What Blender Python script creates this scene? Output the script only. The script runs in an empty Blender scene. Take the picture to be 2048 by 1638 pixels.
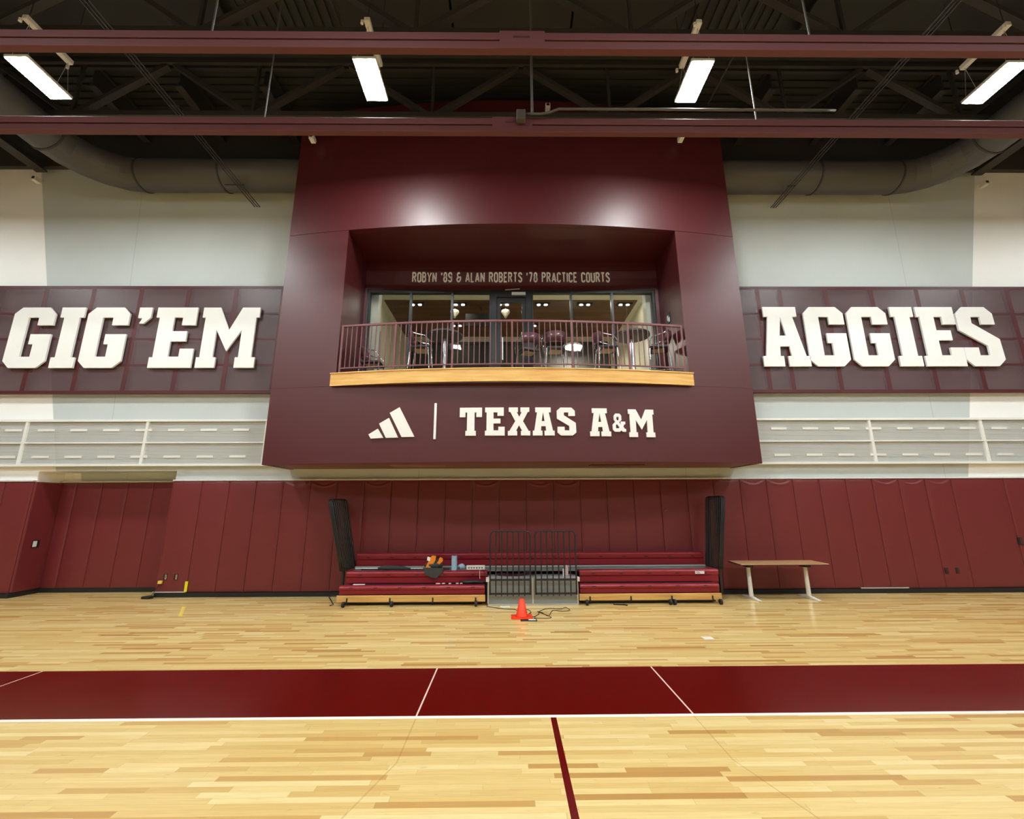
import bpy, bmesh, math, random
from mathutils import Vector, Matrix
from mathutils.geometry import tessellate_polygon
random.seed(7)
PI = math.pi
SC = bpy.context.scene
COL = SC.collection

# ------------------------------------------------------------------ camera
p_, y_, r_ = .22243, -.009987, -.004123
cp, sp, cy, sy = math.cos(p_), math.sin(p_), math.cos(y_), math.sin(y_)
fw = Vector((-sy*cp, cy*cp, sp)); rt = Vector((cy, sy, 0)); up = rt.cross(fw)
R1 = rt*math.cos(r_) + up*math.sin(r_); U1 = -rt*math.sin(r_) + up*math.cos(r_)
cam = bpy.data.objects.new('camera', bpy.data.cameras.new('camera')); COL.objects.link(cam)
cam.matrix_world = Matrix(((R1.x, U1.x, -fw.x, 0), (R1.y, U1.y, -fw.y, 0), (R1.z, U1.z, -fw.z, 1.8), (0, 0, 0, 1)))
cam.data.sensor_fit = 'HORIZONTAL'; cam.data.sensor_width = 36; cam.data.lens = 864.4/2048*36
cam.data.clip_start = .05; cam.data.clip_end = 200
SC.camera = cam
# ------------------------------------------------------------------ world, exposure, light strengths
W = bpy.data.worlds.new('world'); SC.world = W; W.use_nodes = True
W.node_tree.nodes['Background'].inputs[0].default_value = (.95, .97, 1, 1)
W.node_tree.nodes['Background'].inputs[1].default_value = .02
SC.view_settings.view_transform = 'Standard'; SC.view_settings.look = 'None'
SC.view_settings.gamma = 1; SC.view_settings.use_curve_mapping = False
SC.view_settings.exposure = 0.22
LUM = 225.0          # high bay lens emission
LOUNGE = 130.0        # downlight emission in the lounge

# ------------------------------------------------------------------ materials
def nt(m): return m.node_tree.nodes, m.node_tree.links
MATS = {}
def mat(name, col, rough=.5, metal=0, coat=0, spec=.5, bump=0, bscale=60, var=0, vscale=3, emit=0, alpha=1):
    m = bpy.data.materials.new(name); m.use_nodes = True; N, L = nt(m)
    b = N['Principled BSDF']; c = (*col, 1)
    b.inputs['Base Color'].default_value = c; b.inputs['Roughness'].default_value = rough
    b.inputs['Metallic'].default_value = metal; b.inputs['Coat Weight'].default_value = coat
    b.inputs['Specular IOR Level'].default_value = spec
    tc = N.new('ShaderNodeTexCoord')
    if var:
        n = N.new('ShaderNodeTexNoise'); n.inputs['Scale'].default_value = vscale; n.inputs['Detail'].default_value = 5
        L.new(tc.outputs['Object'], n.inputs['Vector'])
        mx = N.new('ShaderNodeMix'); mx.data_type = 'RGBA'
        mx.inputs[6].default_value = tuple(x*(1-var) for x in col)+(1,); mx.inputs[7].default_value = tuple(min(1, x*(1+var)) for x in col)+(1,)
        L.new(n.outputs['Fac'], mx.inputs[0]); L.new(mx.outputs[2], b.inputs['Base Color'])
    if bump:
        n = N.new('ShaderNodeTexNoise'); n.inputs['Scale'].default_value = bscale; n.inputs['Detail'].default_value = 4
        L.new(tc.outputs['Object'], n.inputs['Vector'])
        bp = N.new('ShaderNodeBump'); bp.inputs['Strength'].default_value = bump; bp.inputs['Distance'].default_value = .01
        L.new(n.outputs['Fac'], bp.inputs['Height']); L.new(bp.outputs[0], b.inputs['Normal'])
    if emit:
        b.inputs['Emission Color'].default_value = c; b.inputs['Emission Strength'].default_value = emit
    if alpha < 1: b.inputs['Alpha'].default_value = alpha
    MATS[name] = m; return m
def s2l(r, g, b):
    f = lambda v: (v/255/12.92) if v/255 <= .04045 else ((v/255+.055)/1.055)**2.4
    return (f(r), f(g), f(b))

M_box = mat('maroon_paint', s2l(80, 20, 24), .45, var=.05, vscale=1.2, bump=.02, bscale=250, spec=.7)
M_boxin = M_box
M_pad = mat('pad_vinyl', s2l(114, 41, 44), .45, var=.06, vscale=2, bump=.02, bscale=12)
M_padside = M_pad
M_seat = mat('bench_plastic', s2l(140, 26, 42), .38, var=.05, vscale=4, bump=.03, bscale=90)
M_black = mat('black_paint', (.012, .012, .012), .5, bump=.02)
M_rub = mat('black_rubber', (.01, .01, .01), .6, var=.2)
M_blackmetal = mat('black_metal', (.018, .016, .016), .42, var=.1)
M_roof = mat('dark_roof_steel', (.03, .032, .032), .65, var=.15, vscale=2)
M_truss = mat('dark_truss_steel', (.04, .037, .037), .6, var=.15, vscale=2)
M_panel = mat('dark_acoustic_panel', (.03, .031, .032), .8, var=.1, vscale=1)
M_duct = mat('duct_paint', (.085, .08, .072), .42, var=.1, vscale=1.5, spec=.4)
M_rail = mat('maroon_beam_paint', s2l(98, 52, 55), .6, var=.08, vscale=1)
M_white = mat('white_plastic', (.82, .82, .78), .45, var=.03)
M_letter = mat('white_letter', (.94, .95, .93), .4, var=.02)
M_letter2 = mat('white_small_letter', (.95, .93, .9), .4, var=.02)
M_trimw = mat('cream_trim', (.75, .73, .68), .5, var=.03)
M_grille = mat('light_grey_metal', (.66, .67, .65), .5, var=.04)
M_grille_tab = mat('pale_metal', (.86, .86, .83), .45, var=.03)
M_frame_m = mat('maroon_sign_frame', s2l(82, 28, 33), .5, var=.08)
M_bronze = mat('dark_bronze', (.03, .032, .034), .4, var=.1, metal=.3)
M_rail2 = mat('maroon_railing', s2l(120, 72, 76), .4, var=.08)
M_steel = mat('stainless', (.62, .62, .64), .25, metal=1, var=.05)
M_alu = mat('aluminium', (.7, .7, .68), .38, metal=.6, var=.05)
M_greymetal = mat('grey_steel_sheet', (.27, .29, .285), .45, metal=.2, var=.12, vscale=5)
M_cream = mat('lounge_cream', (.62, .58, .45), .7, var=.04)
M_greypaint_in = mat('lounge_grey', (.16, .16, .17), .6, var=.05)
M_darkglass = mat('dark_glass', (.03, .034, .027), .6, var=.3, vscale=1.5)
M_tread = mat('pale_steel_tread', (.5, .53, .54), .4, metal=.3, var=.1, vscale=6)
M_table = mat('tan_laminate', s2l(190, 150, 105), .4, var=.06, vscale=6)
M_edge = mat('dark_edge', (.06, .02, .02), .5, var=.1)
M_chair = mat('chair_maroon', s2l(92, 58, 64), .3, var=.08)
M_chairdark = mat('chair_dark', (.02, .017, .018), .4, var=.1)
M_tan = mat('seat_underside', s2l(214, 180, 130), .5, var=.06)
M_orange = mat('cone_orange', s2l(250, 66, 22), .45, var=.05)
M_orcloth = mat('orange_cloth', s2l(242, 140, 30), .8, var=.12, vscale=20)
M_dkcloth = mat('charcoal_cloth', (.05, .055, .05), .85, var=.2, vscale=20)
M_blue = mat('blue_paper', s2l(160, 196, 226), .8, var=.05, vscale=20)
M_yel = mat('yellow_tape', s2l(228, 226, 20), .5, var=.03)
M_mask = mat('masking_tape', s2l(236, 200, 90), .6, var=.05)
M_ortape = mat('orange_tape', s2l(225, 130, 50), .6, var=.05)
M_pink = mat('pink_plastic', s2l(226, 190, 186), .6, var=.05)
M_redcord = mat('maroon_webbing', s2l(66, 14, 24), .7, var=.1)
M_lens = mat('lamp_lens', (.95, 1, .985), .5, emit=LUM)
M_lens.node_tree.nodes['Principled BSDF'].inputs['Base Color'].default_value = (.8, .8, .8, 1)
M_dl = mat('downlight_lens', (1, .93, .8), .5, emit=LOUNGE)

def glass_mat():
    m = bpy.data.materials.new('window_glass'); m.use_nodes = True; N, L = nt(m)
    N.remove(N['Principled BSDF']); o = N['Material Output']
    t = N.new('ShaderNodeBsdfTransparent'); t.inputs[0].default_value = (.93, .95, .93, 1)
    g = N.new('ShaderNodeBsdfGlossy'); g.inputs['Roughness'].default_value = .02
    f = N.new('ShaderNodeFresnel'); f.inputs[0].default_value = 1.45
    mx = N.new('ShaderNodeMixShader'); L.new(f.outputs[0], mx.inputs[0]); L.new(t.outputs[0], mx.inputs[1]); L.new(g.outputs[0], mx.inputs[2])
    L.new(mx.outputs[0], o.inputs[0]); return m
M_glass = glass_mat()
def perf_mat(name, col, opac, rough=.4):
    m = bpy.data.materials.new(name); m.use_nodes = True; N, L = nt(m)
    b = N['Principled BSDF']; b.inputs['Base Color'].default_value = (*col, 1); b.inputs['Roughness'].default_value = rough
    b.inputs['Alpha'].default_value = opac
    tc = N.new('ShaderNodeTexCoord'); n = N.new('ShaderNodeTexNoise'); n.inputs['Scale'].default_value = 2.0
    L.new(tc.outputs['Object'], n.inputs['Vector'])
    mx = N.new('ShaderNodeMix'); mx.data_type = 'RGBA'; mx.inputs[6].default_value = tuple(x*.9 for x in col)+(1,); mx.inputs[7].default_value = tuple(x*1.1 for x in col)+(1,)
    L.new(n.outputs['Fac'], mx.inputs[0]); L.new(mx.outputs[2], b.inputs['Base Color'])
    return m
M_perf = perf_mat('perforated_maroon_sheet', s2l(104, 80, 84), .58)

# ---- node math shorthand
class G:
    def __init__(s, m): s.N, s.L = nt(m)
    def m(s, op, a, b=None, c=None):
        n = s.N.new('ShaderNodeMath'); n.operation = op
        for i, v in enumerate((a, b, c)):
            if v is None: continue
            if isinstance(v, (int, float)): n.inputs[i].default_value = v
            else: s.L.new(v, n.inputs[i])
        return n.outputs[0]
    def mix(s, f, a, b):
        n = s.N.new('ShaderNodeMix'); n.data_type = 'RGBA'
        for i, v in ((0, f), (6, a), (7, b)):
            if isinstance(v, (int, float)): n.inputs[i].default_value = v
            elif isinstance(v, tuple): n.inputs[i].default_value = (*v[:3], 1)
            else: s.L.new(v, n.inputs[i])
        return n.outputs[2]
    def xyz(s, v=None):
        n = s.N.new('ShaderNodeSeparateXYZ')
        if v is None: v = s.N.new('ShaderNodeTexCoord').outputs['Object']
        s.L.new(v, n.inputs[0]); return n.outputs
    def comb(s, x, y, z=0.0):
        n = s.N.new('ShaderNodeCombineXYZ')
        for i, v in enumerate((x, y, z)):
            if isinstance(v, (int, float)): n.inputs[i].default_value = v
            else: s.L.new(v, n.inputs[i])
        return n.outputs[0]
    def noise(s, v, sc, det=3, rough=.5):
        n = s.N.new('ShaderNodeTexNoise'); n.inputs['Scale'].default_value = sc; n.inputs['Detail'].default_value = det; n.inputs['Roughness'].default_value = rough
        s.L.new(v, n.inputs['Vector']); return n.outputs['Fac']
    def white(s, v):
        n = s.N.new('ShaderNodeTexWhiteNoise'); n.noise_dimensions = '3D'; s.L.new(v, n.inputs['Vector']); return n.outputs['Value']
    def ramp(s, f, pts):
        n = s.N.new('ShaderNodeValToRGB'); e = n.color_ramp.elements
        while len(e) < len(pts): e.new(.5)
        for el, (p, c) in zip(e, pts): el.position = p; el.color = (*c, 1)
        s.L.new(f, n.inputs[0]); return n.outputs[0]
    def band(s, v, a, b): return s.m('MULTIPLY', s.m('GREATER_THAN', v, a), s.m('LESS_THAN', v, b))

def wood_nodes(g, x, y, wrow, lmin, lvar, cols, seam=.0012):
    row = g.m('FLOOR', g.m('DIVIDE', y, wrow))
    r1 = g.white(g.comb(row, 3.1, 0.0)); r2 = g.white(g.comb(row, 9.7, 0.0))
    ln = g.m('ADD', lmin, g.m('MULTIPLY', r2, lvar))
    xx = g.m('DIVIDE', g.m('ADD', x, g.m('MULTIPLY', r1, 11.0)), ln)
    pl = g.m('FLOOR', xx)
    rnd = g.white(g.comb(row, pl, 1.7))
    base = g.ramp(rnd, cols)
    gr = g.noise(g.comb(g.m('MULTIPLY', x, 2.2), g.m('MULTIPLY', y, 40.0), g.m('MULTIPLY', rnd, 30.0)), 1.6, 5, .6)
    c = g.mix(g.m('MULTIPLY', g.m('POWER', gr, 2.0), .55), base, s2l(176, 120, 66))
    kn = g.noise(g.comb(g.m('MULTIPLY', x, 3.0), g.m('MULTIPLY', y, 16.0), g.m('MULTIPLY', rnd, 50.0)), 1.9, 4, .6)
    c = g.mix(g.m('MULTIPLY', g.m('MAXIMUM', g.m('SUBTRACT', kn, .66), 0.0), 3.5), c, s2l(112, 66, 30))
    fy = g.m('FRACT', g.m('DIVIDE', y, wrow)); fx = g.m('FRACT', xx)
    s = g.m('MAXIMUM', g.m('LESS_THAN', fy, seam/wrow), g.m('LESS_THAN', fx, .0025))
    return g.mix(g.m('MULTIPLY', s, .35), c, s2l(120, 78, 40)), rnd

def floor_mat():
    m = bpy.data.materials.new('gym_floor'); m.use_nodes = True; g = G(m); b = g.N['Principled BSDF']
    o = g.xyz(); x, y = o[0], o[1]
    c, rnd = wood_nodes(g, x, y, .057, .45, 1.1, [(0, s2l(196, 148, 84)), (.1, s2l(218, 176, 106)), (.3, s2l(234, 200, 128)), (.6, s2l(238, 208, 138)), (.85, s2l(246, 218, 150)), (1, s2l(250, 228, 166))])
    mar = s2l(98, 4, 2); wh = s2l(250, 248, 240)
    # faint old game line arcs worn into the finish
    e_ = g.m('ADD', 1.222, g.m('MULTIPLY', .32, g.m('MAXIMUM', 0.0, g.m('SUBTRACT', 3.62, y))))
    dd = g.m('SUBTRACT', g.m('ABSOLUTE', g.m('SUBTRACT', x, .413)), e_)
    c = g.mix(g.m('MULTIPLY', .3, g.m('MULTIPLY', g.band(dd, -.006, .006), g.m('MULTIPLY', g.m('LESS_THAN', y, 4.292), g.m('GREATER_THAN', y, 2.6)))), c, s2l(150, 112, 70))
    # painted stripe, sideline, centre line and the thin court lines inside the stripe
    st = g.band(y, 4.34, 5.505); c = g.mix(st, c, mar)
    for lx in (-.815, 1.645, -5.3, 7.9):
        c = g.mix(g.m('MULTIPLY', st, g.band(x, lx-.008, lx+.008)), c, s2l(236, 214, 200))
    c = g.mix(g.band(y, 4.292, 4.34), c, wh)
    c = g.mix(g.m('MULTIPLY', g.m('LESS_THAN', y, 4.292), g.band(x, .37, .42)), c, s2l(100, 4, 8))
    g.L.new(c, b.inputs['Base Color'])
    sc = g.noise(g.comb(g.m('MULTIPLY', x, .6), g.m('MULTIPLY', y, 1.6), 0.0), 1.5, 4)
    g.L.new(g.m('ADD', .13, g.m('MULTIPLY', sc, .14)), b.inputs['Roughness'])
    b.inputs['Coat Weight'].default_value = .12; b.inputs['Coat Roughness'].default_value = .08
    b.inputs['Specular IOR Level'].default_value = .35
    bp = g.N.new('ShaderNodeBump'); bp.inputs['Strength'].default_value = .06; bp.inputs['Distance'].default_value = .004
    g.L.new(g.noise(g.comb(g.m('MULTIPLY', x, .7), g.m('MULTIPLY', y, 2.5), 0.0), 4, 2), bp.inputs['Height']); g.L.new(bp.outputs[0], b.inputs['Normal'])
    return m
M_floor = floor_mat()

def wall_mat():
    m = bpy.data.materials.new('gym_wall_paint'); m.use_nodes = True; g = G(m); b = g.N['Principled BSDF']
    tc = g.N.new('ShaderNodeTexCoord').outputs['Object']; o = g.xyz(tc); x, z = o[0], o[2]
    # pale grey field between two slanted paint edges, warm white outside it
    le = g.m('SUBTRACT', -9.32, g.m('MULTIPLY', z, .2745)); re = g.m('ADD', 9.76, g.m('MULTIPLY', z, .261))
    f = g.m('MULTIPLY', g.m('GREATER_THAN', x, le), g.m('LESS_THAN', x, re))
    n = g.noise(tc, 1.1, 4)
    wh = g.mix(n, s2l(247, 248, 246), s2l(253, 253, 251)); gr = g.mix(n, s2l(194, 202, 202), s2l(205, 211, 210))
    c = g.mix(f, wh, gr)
    for jx, sl in ((-9.05, -.07), (9.9, .02), (-2.0, 0), (4.0, 0)):
        e = g.m('ADD', jx, g.m('MULTIPLY', g.m('SUBTRACT', z, 4.0), sl))
        c = g.mix(g.m('MULTIPLY', .5, g.m('MULTIPLY', g.m('GREATER_THAN', x, e), g.m('LESS_THAN', x, g.m('ADD', e, .012)))), c, s2l(150, 150, 146))
    g.L.new(c, b.inputs['Base Color']); b.inputs['Roughness'].default_value = .6
    bp = g.N.new('ShaderNodeBump'); bp.inputs['Distance'].default_value = .01
    g.L.new(g.m('MULTIPLY', .25, g.m('SUBTRACT', 1.0, f)), bp.inputs['Strength'])
    g.L.new(g.noise(tc, 45, 5), bp.inputs['Height']); g.L.new(bp.outputs[0], b.inputs['Normal'])
    return m
M_wall = wall_mat()
M_wall2 = mat('dark_wall_paint', s2l(110, 96, 94), .7, var=.05)

def maple(name, c1, c2, axis=0):
    m = bpy.data.materials.new(name); m.use_nodes = True; g = G(m); b = g.N['Principled BSDF']
    tc = g.N.new('ShaderNodeTexCoord').outputs['Object']; o = g.xyz(tc)
    n = g.noise(g.comb(g.m('MULTIPLY', o[0], 1.2), g.m('MULTIPLY', o[1], 2.0), g.m('MULTIPLY', o[2], 14.0)), 1.4, 5)
    g.L.new(g.ramp(n, [(.3, c1), (.7, c2)]), b.inputs['Base Color']); b.inputs['Roughness'].default_value = .4
    return m
M_fascia = maple('maple_fascia', s2l(222, 166, 84), s2l(246, 202, 124))
M_bfascia = maple('maple_bleacher_board', s2l(196, 148, 84), s2l(226, 180, 108))
def lounge_ceiling():
    m = bpy.data.materials.new('lounge_wood_slats'); m.use_nodes = True; g = G(m); b = g.N['Principled BSDF']
    o = g.xyz()
    c, _ = wood_nodes(g, o[0], o[1], .14, 1.4, 1.5, [(0, s2l(46, 28, 16)), (.5, s2l(64, 40, 23)), (1, s2l(84, 55, 32))], .012)
    g.L.new(c, b.inputs['Base Color']); b.inputs['Roughness'].default_value = .5
    return m
M_slats = lounge_ceiling()

# ------------------------------------------------------------------ mesh building
class MB:
    def __init__(s): s.v = []; s.f = []
    def add(s, vs, fs):
        k = len(s.v); s.v += [tuple(v) for v in vs]; s.f += [tuple(i+k for i in f) for f in fs]; return s
    def box(s, x0, x1, y0, y1, z0, z1):
        return s.add([(x, y, z) for x in (x0, x1) for y in (y0, y1) for z in (z0, z1)],
                     [(0, 1, 3, 2), (4, 6, 7, 5), (0, 4, 5, 1), (2, 3, 7, 6), (0, 2, 6, 4), (1, 5, 7, 3)])
    def bar(s, a, b, w, h, upv=(0, 0, 1)):
        a, b = Vector(a), Vector(b); d = (b-a).normalized(); u = Vector(upv)
        if abs(d.dot(u)) > .99: u = Vector((0, 1, 0))
        r = d.cross(u).normalized(); u = r.cross(d)
        vs = [p + r*sx*w/2 + u*sz*h/2 for p in (a, b) for sx, sz in ((-1, -1), (1, -1), (1, 1), (-1, 1))]
        return s.add(vs, [(3, 2, 1, 0), (4, 5, 6, 7), (0, 1, 5, 4), (1, 2, 6, 5), (2, 3, 7, 6), (3, 0, 4, 7)])
    def tube(s, pts, r, n=8, caps=True, closed=False):
        pts = [Vector(p) for p in pts]; rs = r if isinstance(r, (list, tuple)) else [r]*len(pts)
        k = len(s.v); m = len(pts); prev = None
        for i, p in enumerate(pts):
            if closed: d = (pts[(i+1) % m]-pts[i-1])
            else: d = pts[min(i+1, m-1)]-pts[max(i-1, 0)]
            d.normalize()
            if prev is None:
                u = Vector((0, 0, 1)) if abs(d.z) < .9 else Vector((0, 1, 0)); u = (u-d*u.dot(d)).normalized()
            else: u = (prev-d*prev.dot(d)).normalized()
            prev = u; w = d.cross(u)
            for j in range(n):
                a = 2*PI*j/n; s.v.append(tuple(p+u*math.cos(a)*rs[i]+w*math.sin(a)*rs[i]))
        for i in range(m if closed else m-1):
            q = (i+1) % m
            for j in range(n):
                s.f.append((k+i*n+j, k+i*n+(j+1) % n, k+q*n+(j+1) % n, k+q*n+j))
        if caps and not closed:
            s.f.append(tuple(k+j for j in range(n))[::-1]); s.f.append(tuple(k+(m-1)*n+j for j in range(n)))
        return s
    def cyl(s, a, b, r, n=16): return s.tube([a, b], r, n)
    def lathe(s, c, prof, n=20):
        k = len(s.v)
        for r, z in prof:
            for j in range(n):
                a = 2*PI*j/n; s.v.append((c[0]+r*math.cos(a), c[1]+r*math.sin(a), c[2]+z))
        for i in range(len(prof)-1):
            for j in range(n): s.f.append((k+i*n+j, k+i*n+(j+1) % n, k+(i+1)*n+(j+1) % n, k+(i+1)*n+j))
        s.f.append(tuple(k+j for j in range(n))[::-1]); s.f.append(tuple(k+(len(prof)-1)*n+j for j in range(n)))
        return s
    def prism(s, outer, holes, fn, d0, d1):
        """outline (u,v) with holes -> front at depth d0, back at d1; fn(u,v,d) -> xyz"""
        loops = [outer]+list(holes)
        tri = tessellate_polygon([[Vector((u, v, 0)) for u, v in l] for l in loops])
        flat = [p for l in loops for p in l]; k = len(s.v); n = len(flat)
        s.v += [tuple(fn(u, v, d0)) for u, v in flat]+[tuple(fn(u, v, d1)) for u, v in flat]
        for t in tri:
            s.f.append(tuple(k+i for i in t)); s.f.append(tuple(k+n+i for i in t[::-1]))
        o = 0
        for l in loops:
            q = len(l)
            for i in range(q): a, b = o+i, o+(i+1) % q; s.f.append((k+a, k+b, k+n+b, k+n+a))
            o += q
        return s
    def profile(s, prof, x0, x1):
        """closed (y,z) profile swept along x"""
        return s.prism(prof, [], lambda u, v, d: (d, u, v), x0, x1)
    def build(s, name, m, parent=None, smooth=False, bevel=0, seg=2, loc=None):
        me = bpy.data.meshes.new(name)
        if loc is None:
            if parent is not None: loc = Vector(parent['_o'])
            else:
                xs = [v[0] for v in s.v]; ys = [v[1] for v in s.v]; zs = [v[2] for v in s.v]
                loc = Vector(((min(xs)+max(xs))/2, (min(ys)+max(ys))/2, min(zs)))
        loc = Vector(loc)
        me.from_pydata([tuple(Vector(v)-loc) for v in s.v], [], s.f)
        bm = bmesh.new(); bm.from_mesh(me); bmesh.ops.recalc_face_normals(bm, faces=bm.faces); bm.to_mesh(me); bm.free()
        me.materials.append(m)
        if smooth:
            for p in me.polygons: p.use_smooth = True
        o = bpy.data.objects.new(name, me); COL.objects.link(o)
        if parent is not None: o.parent = parent
        else: o.location = loc
        o['_o'] = tuple(loc)
        if bevel:
            b = o.modifiers.new('bevel', 'BEVEL'); b.width = bevel; b.segments = seg; b.limit_method = 'ANGLE'; b.angle_limit = .6
        return o
def tag(o, label, cat, group=None, kind=None):
    o['label'] = label; o['category'] = cat
    if group: o['group'] = group
    if kind: o['kind'] = kind
    return o
def thing(name, label, cat, loc, group=None, rotz=0):
    o = bpy.data.objects.new(name, None); COL.objects.link(o); o.location = loc; o.rotation_euler[2] = rotz
    o['_o'] = tuple(loc); o.empty_display_size = .1
    return tag(o, label, cat, group)
def struct(o, label=None):
    o['kind'] = 'structure'
    if label: o['label'] = label
    return o
def copy_thing(src, loc, rotz=0, label=None):
    def cp_(o, par):
        c = o.copy(); COL.objects.link(c); c.parent = par
        for ch in list(o.children): cp_(ch, c)
        return c
    c = cp_(src, None); c.location = loc; c.rotation_euler[2] = rotz; c['_o'] = tuple(loc)
    if label: c['label'] = label
    return c
ORD = 'first second third fourth fifth sixth seventh eighth ninth tenth eleventh twelfth thirteenth fourteenth fifteenth sixteenth seventeenth eighteenth nineteenth twentieth'.split()

# ================================================================== ROOM SHELL
WY = 9.76; PY = 9.70; XC = .11
BX0, BX1 = -4.89, 5.11           # balcony enclosure sides
OX0, OX1 = -3.49, 3.71           # balcony opening
ZB, ZT = 2.64, 11.0              # enclosure bottom / top
ZF, ZO = 4.46, 7.76              # balcony floor, top of the opening
def faceY(x): return 8.2+.018*(x-XC)**2
def fasY(x): return 8.05+.0255*(x-XC)**2
RX0, RX1, RY, RZ = -10.41, -7.37, 10.34, 2.62      # recess in the wall

struct(MB().box(-20, 20, -13, 11.2, -.1, 0).build('floor', M_floor, loc=(0, 0, 0)), 'varnished maple gym floor with maroon border stripe and white line')
def grid_wall(xs, zs, holes, y0, y1):
    b = MB()
    for i in range(len(xs)-1):
        for j in range(len(zs)-1):
            cx, cz = (xs[i]+xs[i+1])/2, (zs[j]+zs[j+1])/2
            if any(h[0] < cx < h[1] and h[2] < cz < h[3] for h in holes): continue
            b.box(xs[i], xs[i+1], y0, y1, zs[j], zs[j+1])
    return b
GZ0, GZ1, GX0, GX1 = 4.46, 7.02, -3.43, 3.63        # storefront opening
struct(grid_wall([-20, RX0, RX1, GX0, GX1, 20], [0, RZ, GZ0, GZ1, 12.2], [(RX0, RX1, 0, RZ), (GX0, GX1, GZ0, GZ1)], WY, WY+.2).build('wall_far', M_wall, loc=(0, 0, 0)), 'painted far wall of the gym')
struct(MB().box(RX0-.15, RX1+.15, RY, RY+.1, 0, RZ+.2).box(RX0-.15, RX0, WY+.2, RY, 0, RZ+.2).box(RX1, RX1+.15, WY+.2, RY, 0, RZ+.2).box(RX0, RX1, WY+.2, RY, RZ, RZ+.2).build('wall_recess', M_wall, loc=(0, 0, 0)), 'walls of the recess left of the bleachers')
struct(MB().box(-20.1, -20, -13, 10, 0, 12).build('wall_left', M_wall2, loc=(0, 0, 0)))
struct(MB().box(20, 20.1, -13, 10, 0, 12).build('wall_right', M_wall2, loc=(0, 0, 0)))
struct(MB().box(-20, 20, -13.1, -13, 0, 12).build('wall_back', M_wall2, loc=(0, 0, 0)))
struct(MB().box(-20, RX0, 9.68, WY, 0, .085).box(RX1, 20, 9.68, WY, 0, .085).box(RX0, RX1, RY-.05, RY, 0, .1).box(RX0, RX0+.04, 9.68, RY-.05, 0, .1).build('baseboard_far', M_rub, loc=(0, 0, 0)), 'black rubber base below the pads')
# white cap strip over the pads
struct(MB().box(-20, RX0, 9.69, WY, 2.395, 2.425).box(RX1, 20, 9.69, WY, 2.395, 2.425).box(RX0, RX1, RY-.06, RY, 2.4, 2.43).build('trim_1', M_trimw, loc=(0, 0, 0)), 'pale strip capping the wall pads')
# roof: ribbed deck, smooth strips
def ribs(b, x0, x1, y0, y1, z, along, pitch=.19, h=.05):
    if along == 'x':
        n = int((y1-y0)/pitch)
        for i in range(n): b.box(x0, x1, y0+i*pitch, y0+i*pitch+pitch*.55, z-h, z)
    else:
        n = int((x1-x0)/pitch)
        for i in range(n): b.box(x0+i*pitch, x0+i*pitch+pitch*.55, y0, y1, z-h, z)
RZf = 11.8
b = MB().box(-20, 20, -13, 10, RZf, RZf+.1)
ribs(b, -20, 20, 7.75, 9.75, RZf, 'x'); 
for a0, a1 in ((-5.6, -3.4), (3.7, 6.0)): ribs(b, a0, a1, -1, 7.5, RZf, 'y', .2)
struct(b.build('ceiling', M_roof, loc=(0, 0, 0)), 'dark ribbed steel roof deck')

# ================================================================== ENCLOSURE
en = thing('balcony_enclosure', 'large maroon box with a gently bowed front, cantilevered from the wall', 'balcony housing', (XC, 9.0, ZB))
def arcxs(a, c, n): return [a+(c-a)*i/n for i in range(n+1)]
def arc_panel(b, x0, x1, z0, z1, n=24, off=0, th=.12):
    xs = arcxs(x0, x1, n); k = len(b.v)
    for x in xs:
        y = faceY(x)+off
        b.v += [(x, y, z0), (x, y, z1), (x, y+th, z1), (x, y+th, z0)]
    for i in range(n):
        for j in range(4): b.f.append((k+4*i+j, k+4*i+(j+1) % 4, k+4*i+4+(j+1) % 4, k+4*i+4+j))
    b.f.append((k, k+1, k+2, k+3)); e = k+4*n; b.f.append((e+3, e+2, e+1, e))
b = MB(); arc_panel(b, BX0, BX1, ZO+.004, ZT, 48); b.build('upper_front_panel', M_box, en)
b = MB(); arc_panel(b, BX0, OX0, ZF-.26, ZO, 10, .008); b.build('side_front_panel', M_box, en)
b = MB(); arc_panel(b, OX1, BX1, ZF-.26, ZO, 10, .008); b.build('side_front_panel', M_box, en)
b = MB(); arc_panel(b, BX0, BX1, ZB, ZF-.264, 48, .008); b.build('lower_front_panel', M_box, en)
MB().box(BX0, BX0+.1, faceY(BX0)+.14, WY, ZB, ZT).build('side_wall', M_box, en)
MB().box(BX1-.1, BX1, faceY(BX1)+.14, WY, ZB, ZT).build('side_wall', M_box, en)
# soffit with shallow recessed access panels
b = MB(); xs = arcxs(BX0+.1, BX1-.1, 30); k = 0
for x in xs: b.v += [(x, faceY(x)+.13, ZB+.01), (x, WY-.002, ZB+.01), (x, WY-.002, ZB+.06), (x, faceY(x)+.13, ZB+.06)]
for i in range(30):
    for j in range(4): b.f.append((4*i+j, 4*i+(j+1) % 4, 4*i+4+(j+1) % 4, 4*i+4+j))
b.build('soffit', mat('soffit_paint', s2l(122, 84, 80), .6, var=.05), en)
MB().box(-2.4, -1.3, 8.85, 9.15, ZB-.004, ZB+.012).build('soffit_panel', mat('soffit_light_panel', s2l(150, 110, 100), .6, var=.05), en)
MB().box(1.7, 2.8, 8.85, 9.15, ZB-.004, ZB+.012).build('soffit_panel', M_box, en)
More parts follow.
